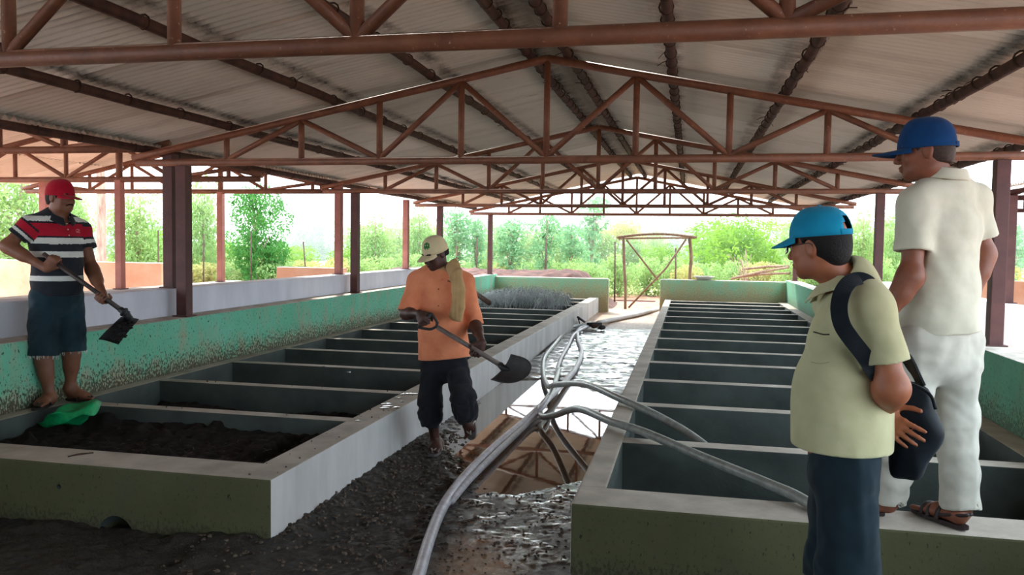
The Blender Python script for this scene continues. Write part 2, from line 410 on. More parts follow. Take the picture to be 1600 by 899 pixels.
# parapets --------------------------------------------------------
def struct(o): o['kind'] = 'structure'; return o
def wall(name, x0, x1, y0, y1, z0, z1, face, top, bev=.012, parent=None):
    mb = MB().box(x0, x1, y0, y1, z0, z1, bev); me = mb.mesh(); o = put(name, me, [face, top], parent)
    for p in me.polygons:
        if p.normal.z > .7: p.material_index = 1
    return o
struct(wall('wall_left', WL-.25, WL, -3, YE+.25, -.1, HW, M['green'], M['ledge']))
struct(wall('wall_right', WR, WR+.27, -3, YE+.25, -.1, HW, M['green_right'], M['ledge']))
struct(wall('wall_back_left', WL-.25, -1.81, YE, YE+.2, -.1, .785, M['green_end'], M['concrete_top'], .05))
struct(wall('wall_back_right', -.64, WR+.27, YE, YE+.2, -.1, .80, M['green_end'], M['concrete_top'], .05))
struct(wall('wall_unseen_blocker', -5.2, 3.0, -3.9, -3.7, -.1, 3.3, M['concrete_dark'], M['concrete']))  # unseen wall added behind the camera to keep the bed fronts dark
# neighbouring sheds
struct(wall('wall_outer_left', -5.02, -4.785, -3, 15.5, -.1, 1.085, M['white'], M['white']))
struct(wall('wall_outer_right', 4.05, 4.3, 6.5, 19, -.1, .85, M['white'], M['white']))
struct(wall('wall_neighbour_middle', -6.95, -6.65, 6.0, 11.4, -.1, .93, M['pinkwall'], M['ledge']))
struct(wall('wall_neighbour_back_left', -13.5, -8.2, 11.5, 11.7, -.1, 1.17, M['pinkwall'], M['ledge']))
struct(wall('wall_neighbour_back_right', -6.2, -5.12, 11.5, 11.7, -.1, 1.15, M['pinkwall'], M['ledge']))
struct(wall('wall_neighbour_far_right', 4.3, 9, 18.2, 18.4, -.1, .95, M['pinkwall'], M['ledge']))
for y, zc_, l in ((7.0, 2.42, 'pinkish truss of the left neighbouring shed, nearest, above the red cap'), (8.75, 2.27, 'pinkish truss of the left neighbouring shed, middle one behind the red cap'), (10.95, 2.27, 'pinkish truss at the far end of the left neighbouring shed')):
    truss(y, l, NXC, 2.62, NZ, zc_, .74, 3, (.036, .026), 'trusses of the left neighbouring shed')
for y, l in ((12.2, 'truss of the right neighbouring shed, nearest, at the right picture edge'), (16.0, 'farther truss of the right neighbouring shed, at the right picture edge')):
    truss(y, l, 8.0, 3.9, 3.08, 2.27, .75, 4, (.036, .026), 'trusses of the right neighbouring shed', M['steel_dark'])
for i, (x, y, z1) in enumerate(((-4.845, 6.95, 2.36), (-4.90, 10.9, 2.36), (at(634, 420, 13.6)[0], 13.6, 2.3))):
    post(x, y, 1.085, z1, .105 if i == 0 else .095, ['wide post on the white wall, close beside the nearest brown post', 'wide post on the white wall, in the middle between shed bays', 'pale pinkish post at the far end of the white wall'][i],
         'posts on the white wall', [M['steel_dark'], M['steel_light'], M['steel_light']][i])
for i, (x, y) in enumerate(((-6.8, 8.75), (-6.8, 10.95))):
    p = post(x, y, .93, 2.26, .085, ['pinkish post of the neighbouring shed right beside the man in the striped shirt', 'pinkish post of the neighbouring shed between the dark posts'][i], 'posts inside the left neighbouring shed', M['steel_light'])
    MB().tube([(x, y, 2.25), (x, y, 2.78)], .04, 8).build('extension_pipe', M['steel'], p, True)
post(at(72, 400, 10.6)[0], 10.6, -.05, 2.4, .12, 'pale post of the neighbouring shed behind the red cap', 'posts inside the left neighbouring shed', M['steel_light'])
post(4.2, 12.2, .85, 2.3, .15, 'brown post of the right neighbouring shed, beyond the white wall', 'posts on the right white wall', M['steel_dark'])
post(4.2, 16.0, .85, 2.3, .13, 'second brown post of the right neighbouring shed, farther back', 'posts on the right white wall', M['steel_dark'])

# beds --------------------------------------------------------------
def bed(label, x0, x1, side, parts_y, tp, frontlip, yf, sidew, inner):
    """side: +1 corridor wall on the right of the bed, -1 on its left"""
    root = empty('compost_bed', ((x0+x1)/2, yf, 0), label, 'compost bed', 'concrete compost beds either side of the lane')
    fr = put('front_wall', MB().box(x0, x1, yf, yf+frontlip, -.06, HB, .012).mesh(), [M['concrete_olive'], M['concrete_top'], M['cell'], M['concrete_side']], root)
    if side > 0:
        cut = put('cut', MB().tube([(-2.93, yf-.2, .0), (-2.93, yf+.17, .0)], .105, 24).tube([(at(92, 761, yf)[0], yf-.1, at(92, 761, yf)[2]+.02), (at(92, 761, yf)[0], yf+.09, at(92, 761, yf)[2]+.02)], .014, 14).mesh(True), M['cell'])
        bmod = fr.modifiers.new('drain', 'BOOLEAN'); bmod.operation = 'DIFFERENCE'; bmod.object = cut; bmod.solver = 'EXACT'
        cut.location = (0, 0, -.02); off = Vector(root.location)
        bpy.context.view_layer.update(); dg = bpy.context.evaluated_depsgraph_get()
        me = bpy.data.meshes.new_from_object(fr.evaluated_get(dg)); fr.modifiers.clear(); fr.data = me; bpy.data.objects.remove(cut)
        me.materials.clear()
        for m_ in ('concrete_olive', 'concrete_top', 'cell', 'concrete_side'): me.materials.append(M[m_])
    for p in fr.data.polygons:
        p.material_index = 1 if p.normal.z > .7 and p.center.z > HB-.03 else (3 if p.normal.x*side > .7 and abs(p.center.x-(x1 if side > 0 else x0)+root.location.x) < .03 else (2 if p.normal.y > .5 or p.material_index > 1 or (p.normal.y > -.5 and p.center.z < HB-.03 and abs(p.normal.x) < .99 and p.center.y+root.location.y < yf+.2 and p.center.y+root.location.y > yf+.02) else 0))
    cx = (x1-sidew, x1) if side > 0 else (x0, x0+sidew)
    wl = put('side_wall', MB().box(cx[0], cx[1], yf+frontlip-.004, YE, -.06, HB, .012).mesh(), [M['concrete_side'], M['concrete_top'], M['cell']], root)
    for p in wl.data.polygons:
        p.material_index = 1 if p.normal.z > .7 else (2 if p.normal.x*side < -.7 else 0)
    ix = (x0, x0+inner) if side > 0 else (x1-inner, x1)
    wall('rim_wall', ix[0], ix[1], yf+frontlip-.004, YE, -.06, HB, M['cell'], M['concrete_top'], .01, root)
    a, b = (x0+inner-.01, x1-sidew+.01) if side > 0 else (x0+sidew-.01, x1-inner+.01)
    for y in parts_y:
        wall('partition', a, b, y, y+tp, -.06, HB-.004, M['cell'], M['concrete_top'], .008, root)
    MB().box(a, b, yf+.05, YE, -.08, -.03).build('bed_floor', M['cell'], root)
    return root
bedL = bed('concrete compost bed on the left with dark manure in its front cells', WL, XL, 1, [5.09, 6.14, 7.28, 8.36, 9.42, 10.55, 11.65, 12.75, 13.75, 14.85, 16.05, 17.15, 18.2], .12, .28, YF, .2, .13)
bedR = bed('empty concrete compost bed on the right, the man in white stands on it', XR, WR, -1, [5.0, 6.2, 7.36, 8.55, 9.62, 10.8, 11.9, 13.09, 14.26, 15.5, 16.46, 17.54, 18.45], .14, .29, YF+.02, .14, .18)

# ground ------------------------------------------------------------
def poly_mask(x, y, pts, soft):
    """soft inside mask of a polygon"""
    d = np.full(x.shape, 1e9); ins = np.zeros(x.shape, bool); n = len(pts)
    for i in range(n):
        (ax, ay), (bx, by) = pts[i], pts[(i+1) % n]
        t = np.clip(((x-ax)*(bx-ax)+(y-ay)*(by-ay))/((bx-ax)**2+(by-ay)**2+1e-9), 0, 1)
        d = np.minimum(d, np.hypot(x-ax-t*(bx-ax), y-ay-t*(by-ay)))
        c = ((ay > y) != (by > y)) & (x < (bx-ax)*(y-ay)/(by-ay+1e-12)+ax); ins ^= c
    return sstep(-soft, soft, np.where(ins, d, -d))
PUD = [(-2.05, 6.3), (-1.62, 5.55), (-1.28, 4.95), (-.95, 5.05), (-.45, 5.45), (-.45, 8.2), (-1.0, 8.5), (-1.55, 9.3), (-2.05, 9.0)]
SHINY = [(-1.3, 4.75), (-1.2, 4.15), (-.95, 3.9), (-.85, 3.65), (-.45, 3.7), (-.45, 5.6), (-.9, 5.1)]
TAN = [(-1.16, 4.02), (-1.0, 4.1), (-.80, 3.75), (-.74, 3.3), (-.95, 3.2), (-1.12, 3.6)]
def ground_h(x, y):
    wob = (fbm(x*3, y*3)-.5)*.5
    pud = poly_mask(x+wob*.5, y+wob, PUD, .16)
    shiny = np.maximum(poly_mask(x+wob*.4, y+wob*.6, SHINY, .15), sstep(8.2, 9.2, y+wob)*(1-sstep(14.5, 15.6, y+wob*2)))
    tan = np.maximum(poly_mask(x+wob*.3, y+wob*.5, TAN, .12), sstep(15.0, 15.8, y+wob*2))
    near = 1-sstep(6.5, 8, y)
    crumb = near*(1-sstep(-1.55, -1.15, x+(y-4.4)*.10+wob*.5))*(1-tan)
    edge = np.exp(-((x-XL)/.18)**2)*near+np.exp(-((x-XR)/.10)**2)*.4*near
    fine = fbm(x*34, y*34, 3)-.5; mid = fbm(x*7, y*7, 3)-.5
    h = .004+crumb*(.035*fine+.02*mid+.012)+edge*.03
    h += (1-crumb)*(.010*fine*(1-.6*tan)+.012*mid)
    h += shiny*sstep(7.5, 9, y)*.030*(fbm(x*9, y*7, 3)-.5); shiny = shiny*(.25+.75*sstep(.36, .50, fbm(x*7+3, y*8, 3)))
    h += shiny*(.010*(fbm(x*30, y*44, 3)-.5)+.012*(fbm(x*6, y*9, 3)-.5)+.006)
    h -= pud*.035
    lump = sstep(.5, .75, fbm(x*2.2+9, y*2.2))*.05*near*(x < XL-.05); h += lump
    return h, np.clip(np.maximum(shiny, pud*.9), 0, 1), tan, crumb
def ground_grid(x0, x1, y0, y1, dx, dy):
    nx, ny = int((x1-x0)/dx)+1, int((y1-y0)/dy)+1
    X, Y = np.meshgrid(np.linspace(x0, x1, nx), np.linspace(y0, y1, ny), indexing='ij')
    H, a, b, c = ground_h(X, Y)
    V = np.stack([X, Y, H], -1).reshape(-1, 3); I = np.arange(nx*ny).reshape(nx, ny)
    Q = np.stack([I[:-1, :-1], I[1:, :-1], I[1:, 1:], I[:-1, 1:]], -1).reshape(-1, 4)
    return V, Q, a.ravel(), b.ravel(), c.ravel()
gs = [ground_grid(-2.06, -.48, YF-.04, 8.0, .014, .016), ground_grid(-2.06, -.48, 8.0, 20.0, .03, .03), ground_grid(-5.0, 3.0, 1.2, YF+.02, .024, .024), ground_grid(-5.0, 3.0, -3.8, 1.2, .1, .1)]
off = 0; VV, QQ, AA = [], [], [[], [], []]
for g in gs:
    VV.append(g[0]); QQ.append(g[1]+off); off += len(g[0])
    for i in range(3): AA[i].append(g[2+i])
me = quads_mesh(np.concatenate(VV), np.concatenate(QQ))
for nm, a in zip(('wet', 'tan', 'crumb'), AA):
    q = me.attributes.new(nm, 'FLOAT', 'POINT'); q.data.foreach_set('value', np.concatenate(a).astype(np.float32))
t = NT('lane_mud')
ga = {}
for nm in ('wet', 'tan', 'crumb'):
    a_ = t.new('ShaderNodeAttribute'); a_.attribute_name = nm; ga[nm] = a_.outputs['Fac']
c = t.ramp(t.noise(9, 8, .7), [(.3, srgb(46, 39, 33)), (.7, srgb(72, 61, 51))])
c = t.mix(ga['crumb'], c, t.ramp(t.noise(60, 5, .7), [(.35, srgb(28, 24, 21)), (.62, srgb(54, 47, 41)), (.74, srgb(112, 100, 86))]))
c = t.mix(ga['wet'], c, t.ramp(t.noise(30, 5, .7), [(.35, srgb(46, 42, 40)), (.7, srgb(84, 78, 74))]))
c = t.mix(ga['tan'], c, t.ramp(t.noise(12, 6, .7), [(.35, srgb(120, 84, 54)), (.65, srgb(176, 132, 92))]))
rg = t.mix(ga['wet'], t.ramp(t.noise(22, 4), [(.4, .32), (.7, .62)]), (.13, .13, .13, 1))
t.set(Base_Color=c, Roughness=rg); t.b.inputs['Specular IOR Level'].default_value = .5
bw = t.new('ShaderNodeMapRange'); bw.inputs[3].default_value = .9; bw.inputs[4].default_value = .30; t.ln(ga['wet'], bw.inputs[0])
t.bump(t.noise(75, 6, .75), .9, .02); t.ln(bw.outputs[0], [n_ for n_ in t.n if n_.type == 'BUMP'][0].inputs['Strength'])
t.ln(ga['wet'], t.b.inputs['Coat Weight']); t.b.inputs['Coat Roughness'].default_value = .06; t.b.inputs['Coat IOR'].default_value = 1.6; M['mud'] = t.m
fl = put('floor', me, M['mud']); struct(fl)
# muddy water standing in the hollow
t = NT('muddy_water'); t.set(Base_Color=t.ramp(t.noise(3), [(.3, srgb(92, 66, 44)), (.7, srgb(120, 88, 60))]), Roughness=.025); t.b.inputs['Specular IOR Level'].default_value = 1.0
t.b.inputs['Coat Weight'].default_value = .5; t.b.inputs['Coat Roughness'].default_value = .02
t.bump(t.noise(5, 2), .03, .01); M['water'] = t.m
o = put('puddle', mesh_from([(-2.03, 4.5, -.012), (XR, 4.5, -.012), (XR, 9.6, -.012), (-2.03, 9.6, -.012), (-2.03, 4.5, -.03), (XR, 4.5, -.03), (XR, 9.6, -.03), (-2.03, 9.6, -.03)],
        [(0, 1, 2, 3), (7, 6, 5, 4), (0, 4, 5, 1), (1, 5, 6, 2), (2, 6, 7, 3), (3, 7, 4, 0)], False), M['water'])
tag(o, 'muddy brown puddle across the lane reflecting the roof trusses', 'puddle')
# outdoors
def terrain(name, x0, x1, y0, y1, step, f, mat):
    nx, ny = int((x1-x0)/step)+1, int((y1-y0)/step)+1
    X, Y = np.meshgrid(np.linspace(x0, x1, nx), np.linspace(y0, y1, ny), indexing='ij'); H = f(X, Y)
    I = np.arange(nx*ny).reshape(nx, ny); Q = np.stack([I[:-1, :-1], I[1:, :-1], I[1:, 1:], I[:-1, 1:]], -1).reshape(-1, 4)
    return struct(put(name, quads_mesh(np.stack([X, Y, H], -1).reshape(-1, 3), Q), mat))
terrain('ground', -60, 60, -12, 27, .5, lambda x, y: -.06+.03*(fbm(x, y)-.5)+.05*sstep(20, 27, y), M['earth'])
terrain('field', -160, 160, 26.5, 200, 3, lambda x, y: .0+.12*(fbm(x*.3, y*.3)-.5), M['field'])

# ------------------------------------------------------------------ bodies: smooth surfaces grown from a distance field
class Field:
    def __init__(s, lo, hi, res):
        s.lo = np.asarray(lo, float); s.res = res; s.dim = np.ceil((np.asarray(hi)-s.lo)/res).astype(int)+1
        s.a = np.full(s.dim, .5, np.float32)
    def like(s):
        o = Field.__new__(Field); o.lo, o.res, o.dim = s.lo, s.res, s.dim; o.a = np.full(s.dim, .5, np.float32); return o
    def block(s, lo, hi):
        i0 = np.clip(np.floor((np.asarray(lo)-s.lo)/s.res).astype(int), 0, s.dim); i1 = np.clip(np.ceil((np.asarray(hi)-s.lo)/s.res).astype(int)+1, 0, s.dim)
        if np.any(i1 <= i0): return None, None
        ax = [(s.lo[k]+s.res*np.arange(i0[k], i1[k])).astype(np.float32) for k in range(3)]
        return tuple(slice(i0[k], i1[k]) for k in range(3)), (ax[0][:, None, None], ax[1][None, :, None], ax[2][None, None, :])
    def op(s, sl, d, k, mode):
        a = s.a[sl]
        if mode == 'add':
            if k <= 0: s.a[sl] = np.minimum(a, d); return
            h = np.clip(.5+.5*(a-d)/k, 0, 1); s.a[sl] = a*(1-h)+d*h-k*h*(1-h)
        elif mode == 'cut':
            if k <= 0: s.a[sl] = np.maximum(a, -d); return
            h = np.clip(.5-.5*(a+d)/k, 0, 1); s.a[sl] = a*(1-h)-d*h+k*h*(1-h)
    def cone(s, p, q, rp, rq, k=.02, mode='add'):
        p, q = np.asarray(p, float), np.asarray(q, float); m = max(rp, rq)+k*1.2+.02
        sl, X = s.block(np.minimum(p, q)-m, np.maximum(p, q)+m)
        if sl is None: return s
        v = q-p; L = max(1e-9, v@v)
        t = np.clip(((X[0]-p[0])*v[0]+(X[1]-p[1])*v[1]+(X[2]-p[2])*v[2])/L, 0, 1)
        d = np.sqrt((X[0]-p[0]-t*v[0])**2+(X[1]-p[1]-t*v[1])**2+(X[2]-p[2]-t*v[2])**2)-(rp+(rq-rp)*t)
        s.op(sl, d, k, mode); return s
    def ell(s, c, R, r, k=.02, mode='add'):
        """ellipsoid with axis directions R (three rows) and radii r"""
        c = np.asarray(c, float); m = max(r)+k*1.2+.02; sl, X = s.block(c-m, c+m)
        if sl is None: return s
        x, y, z = X[0]-c[0], X[1]-c[1], X[2]-c[2]
        u = [x*a[0]+y*a[1]+z*a[2] for a in R]
        k0 = np.sqrt(sum((a/b)**2 for a, b in zip(u, r))); k1 = np.sqrt(sum((a/b**2)**2 for a, b in zip(u, r)))+1e-6
        s.op(sl, k0*(k0-1)/k1, k, mode); return s
    def slab(s, p, q, lat, fw, wp, dp, wq, dq, k=.03, mode='add', pw=2.0):
        """a limb of oval section: half width w along lat and half depth d along fw, from p to q"""
        p, q = np.asarray(p, float), np.asarray(q, float); m = max(wp, wq, dp, dq)+k*1.2+.02
        sl, X = s.block(np.minimum(p, q)-m, np.maximum(p, q)+m)
        if sl is None: return s
        v = q-p; L = max(1e-9, v@v); ax = v/math.sqrt(L)
        x, y, z = X[0]-p[0], X[1]-p[1], X[2]-p[2]
        t = np.clip((x*v[0]+y*v[1]+z*v[2])/L, 0, 1); x, y, z = x-t*v[0], y-t*v[1], z-t*v[2]
        w = wp+(wq-wp)*t; d = dp+(dq-dp)*t; mm = np.minimum(w, d)
        a = x*lat[0]+y*lat[1]+z*lat[2]; b = x*fw[0]+y*fw[1]+z*fw[2]; e = x*ax[0]+y*ax[1]+z*ax[2]
        k0 = (np.abs(a/w)**pw+np.abs(b/d)**pw+np.abs(e/mm)**pw)**(1/pw); k1 = np.sqrt((a/w**2)**2+(b/d**2)**2+(e/mm**2)**2)+1e-6
        s.op(sl, np.where(k0 < .25, -mm*.75, k0*(k0-1)/k1), k, mode); return s
    def clip(s, p, n):
        """keep the side of the plane that n points away from"""
        n = nrm(n); X = [s.lo[k]+s.res*np.arange(s.dim[k]) for k in range(3)]
        d = ((X[0]-p[0])*n[0])[:, None, None]+((X[1]-p[1])*n[1])[None, :, None]+((X[2]-p[2])*n[2])[None, None, :]
        s.a = np.maximum(s.a, d.astype(np.float32)); return s
    def folds(s, amp, freq, seed=0, n=5, dirs=None):
        r = np.random.RandomState(seed); X = [s.lo[k]+s.res*np.arange(s.dim[k]) for k in range(3)]
        w = np.zeros(s.dim, np.float32)
        for i in range(n):
            d = nrm(r.randn(3)*np.array(dirs if dirs is not None else (1, 1, 1))); f = freq*r.uniform(.6, 1.7); ph = r.uniform(0, 6.28)
            arg = ((X[0]*d[0])[:, None, None]+(X[1]*d[1])[None, :, None]+(X[2]*d[2])[None, None, :])*f*2*math.pi+ph
            arg = arg+1.3*np.sin(arg*.37+i)
            w += np.sin(arg).astype(np.float32)/n
        s.a += amp*w; return s
    def surface(s, relax=1):
        a = s.a; ins = a < 0; cnt = np.zeros(np.array(a.shape)-1, np.int8); D = np.array(a.shape)-1
        sub = lambda arr, i, j, k: arr[i:i+D[0], j:j+D[1], k:k+D[2]]
        for i in (0, 1):
            for j in (0, 1):
                for k in (0, 1): cnt += sub(ins, i, j, k)
        act = (cnt > 0) & (cnt < 8); idx = np.argwhere(act); ids = np.full(D, -1, np.int32); ids[act] = np.arange(len(idx))
        acc = np.zeros((len(idx), 3)); num = np.zeros(len(idx)); C = {}
        for i in (0, 1):
            for j in (0, 1):
                for k in (0, 1): C[i, j, k] = a[idx[:, 0]+i, idx[:, 1]+j, idx[:, 2]+k].astype(float)
        for ca in C:
            for ax in range(3):
                if ca[ax]: continue
                cb = list(ca); cb[ax] = 1; cb = tuple(cb); va, vb = C[ca], C[cb]; m = (va < 0) != (vb < 0)
                tt = np.where(m, va/np.where(m, va-vb, 1), 0); p = np.array(ca, float)[None, :].repeat(len(idx), 0); p[:, ax] = tt
                acc += p*m[:, None]; num += m
        V = s.lo+(idx+acc/np.maximum(num, 1)[:, None])*s.res; Q = []
        for ax in range(3):
            b, c = [(1, 2), (2, 0), (0, 1)][ax]; lo = [slice(None)]*3; hi = [slice(None)]*3
            lo[ax] = slice(0, -1); hi[ax] = slice(1, None); A, B = ins[tuple(lo)], ins[tuple(hi)]
            e = np.argwhere(A != B); e = e[(e[:, b] > 0) & (e[:, c] > 0) & (e[:, b] < a.shape[b]-1) & (e[:, c] < a.shape[c]-1)]
            if not len(e): continue
            def cell(db, dc):
                q = e.copy(); q[:, b] -= db; q[:, c] -= dc; return ids[q[:, 0], q[:, 1], q[:, 2]]
            q = np.stack([cell(1, 1), cell(0, 1), cell(0, 0), cell(1, 0)], -1); f = A[e[:, 0], e[:, 1], e[:, 2]]
            q[~f] = q[~f][:, ::-1]; Q.append(q)
        Q = np.concatenate(Q); Q = Q[(Q >= 0).all(1)]
        for _ in range(relax):
            S = np.zeros_like(V); n = np.zeros(len(V))
            for i in range(4):
                np.add.at(S, Q[:, i], V[Q[:, (i+1) % 4]]); np.add.at(S, Q[:, i], V[Q[:, (i-1) % 4]]); np.add.at(n, Q[:, i], 2)
            V = V*.5+.5*S/np.maximum(n, 1)[:, None]
        return V, Q

def hand(F, wrist, d, n, s, curl, k=.006, size=1.0, thumb='wrap', spread=.0):
    """palm, five fingers. d towards the fingers, n out of the palm, s towards the thumb"""
    wrist = np.asarray(wrist, float); d, n, s = nrm(d), nrm(n), nrm(s); z = size
    F.slab(wrist, wrist+d*.045*z, s, n, .026*z, .018*z, .036*z, .015*z, .02)
    F.slab(wrist+d*.03*z, wrist+d*.082*z, s, n, .036*z, .016*z, .040*z, .0125*z, .012)
    F.ell(wrist+d*.035*z+s*.024*z+n*.008*z, [d, s, n], (.03*z, .016*z, .016*z), .012)
    for i, (L, r) in enumerate(((.072, .0088), (.080, .009), (.074, .0086), (.058, .0078))):
        p = wrist+d*(.086-.004*abs(i-1))*z+s*(.030-.0205*i)*z; dd = nrm(d+s*spread*(1.5-i)); c = curl[i] if hasattr(curl[0], '__len__') else curl
        ang = 0
        for j, fr in enumerate((.46, .30, .24)):
            ang += c[j]; dr = math.cos(ang)*dd+math.sin(ang)*n; q = p+dr*L*fr*z
            F.cone(p, q, r*z*(1-.08*j), r*z*(.94-.10*j), k if j else .010); p = q
    b = wrist+d*.022*z+s*.030*z+n*.006*z
    if thumb == 'wrap': dirs = [d*.62+s*.55+n*.55, d*.35-s*.15+n*.9, -s*.75+n*.45+d*.35]
    else: dirs = [d*.55+s*.8+n*.15, d*.85+s*.5+n*.15, d*.95+s*.25+n*.1]
    for j, (dr, L, r) in enumerate(zip(dirs, (.040, .034, .026), (.0125, .0105, .0095))):
        q = b+nrm(dr)*L*z; F.cone(b, q, r*z, r*.88*z, k if j else .014); b = q

def grip(C, r, f, palm_side):
    """hand frame for a fist round a rod through C along r; f: forearm direction, palm_side: which way the palm faces"""
    r = nrm(r); d = nrm(np.asarray(f)-r*np.dot(f, r)); n = nrm(np.cross(r, d)); 
    if np.dot(n, palm_side) < 0: n = -n
    return d, n, C-d*.062-n*.030

class Head:
    def __init__(s, c, f, u, k=1.0):
        s.c = np.asarray(c, float); s.f = nrm(f); u = np.asarray(u, float); s.u = nrm(u-s.f*np.dot(u, s.f)); s.l = np.cross(s.u, s.f); s.k = k
        s.R = [s.l, s.f, s.u]
    def p(s, l=0, f=0, u=0): return s.c+s.k*(l*s.l+f*s.f+u*s.u)
    def grow(s, F, neck, rn=.056, jaw=1.0):
        k = s.k; e = lambda c, r, kk=.02, mode='add': F.ell(s.p(*c), s.R, [q*k for q in r], kk, mode)
        e((0, -.008, .032), (.074, .094, .094))
        e((0, .020, -.035), (.062*jaw, .070, .078), .03)
        e((0, .066, -.092), (.026*jaw, .020, .020), .03)
        for q in (-1, 1):
            e((q*.040*jaw, .020, -.072), (.020, .046, .026), .03)
            e((q*.040, .062, -.025), (.022, .020, .022), .02)
            e((q*.033, .096, .006), (.017, .014, .012), .012, 'cut')
            e((q*.033, .074, .004), (.0145, .014, .012), .006)
            e((q*.030, .084, .026), (.026, .010, .008), .012)
            e((q*.075, -.006, -.004), (.009, .020, .033), .006)
            e((q*.084, .000, -.002), (.006, .010, .020), .006, 'cut')
            e((q*.013, .098, -.034), (.009, .012, .009), .008)
        F.cone(s.p(0, .088, .012), s.p(0, .109, -.030), .0085*k, .0125*k, .010)
        e((0, .0925, -.058), (.024, .010, .0065), .006); e((0, .090, -.070), (.021, .010, .0072), .006)
        e((0, .1035, -.064), (.024, .004, .0018), .004, 'cut')
        F.cone(neck, s.p(0, -.022, -.06), rn, rn*.92, .03)
    def cap_mesh(s, brim=.075, hole=False, tilt=0.0, size=1.0, droop=.25, rim=.012, hh=1.0):
        """dome of six panels with a rim, back opening, button; brim apart"""
        k = s.k*size; a, b, h = .085, .105, .119*hh; n, m = 48, 12; V = []; Fc = []; ct, st = math.cos(tilt), math.sin(tilt)
        def W(l, f, u):
            f, u = f*ct-u*st, f*st+u*ct; return s.p(l*size, (f-.008)*size, u*size+rim)
        for j in range(m+1):
            t = j/m
            for i in range(n):
                q = 2*math.pi*i/n; front = max(0, math.cos(q))
                prof = math.cos(t*math.pi/2)**.78; zz = h*math.sin(t*math.pi/2)**.92
                zz = zz*(1+.06*front*math.sin(t*math.pi))
                seam = 1-.012*math.exp(-((((q/(math.pi/3)) % 1)-.5)*2)**2*0) * (1 if abs(((q/(math.pi/3)) % 1)-0) < .04 else 0)
                V.append(W(a*math.sin(q)*prof*seam, b*math.cos(q)*prof*seam, zz))
        for j in range(m):
            for i in range(n):
                q = 2*math.pi*(i+.5)/n; dq = abs((q-math.pi)); 
                if hole and dq < .42 and 0 < j < 4.6*math.sqrt(max(0, 1-(dq/.42)**2)): continue
                i2 = (i+1) % n; Fc.append((j*n+i, j*n+i2, (j+1)*n+i2, (j+1)*n+i))
        dome = mesh_from(V, Fc)
        B = []; BF = []; nn, mm = 24, 8
        for side in (0, 1):
            for j in range(mm+1):
                t = j/mm
                for i in range(nn+1):
                    q = (i/nn-.5)*2.0; l = a*math.sin(q); f0 = b*math.cos(q)
                    ext = brim*(max(0, 1-(q/1.0)**2)**.55); f = f0+ext*t
                    B.append(W(l*(1+.06*t), f, .004-droop*ext*t-.25*(l*l)/a*t*1.2-.004*side))
        o = (mm+1)*(nn+1)
        for j in range(mm):
            for i in range(nn):
                p = j*(nn+1)+i; BF.append((p, p+1, p+nn+2, p+nn+1)); BF.append((o+p, o+p+nn+1, o+p+nn+2, o+p+1))
        for i in range(nn):
            p = mm*(nn+1)+i; BF.append((p, p+1, o+p+1, o+p))
        return dome, mesh_from(B, BF), W
    def hair(s, F, low=-.055, thick=.010, face=.035, top=.028):
        k = s.k; F.ell(s.p(0, -.010, .030), s.R, [(.074+thick)*k, (.094+thick)*k, (.094+thick)*k], .01)
        F.ell(s.p(0, -.060, -.022), s.R, [.062*k, .045*k, .060*k], .03)
        F.clip(s.p(0, 0, top), s.u); F.clip(s.p(0, face, 0), nrm(s.f-s.u*.35)); F.clip(s.p(0, 0, low), -s.u+s.f*.15)
        for q in (-1, 1): F.ell(s.p(q*.084, .006, -.014), s.R, (.024*k, .026*k, .040*k), .008, 'cut')

def solid(o, th, off=0):
    m = o.modifiers.new('thickness', 'SOLIDIFY'); m.thickness = th; m.offset = off; return o

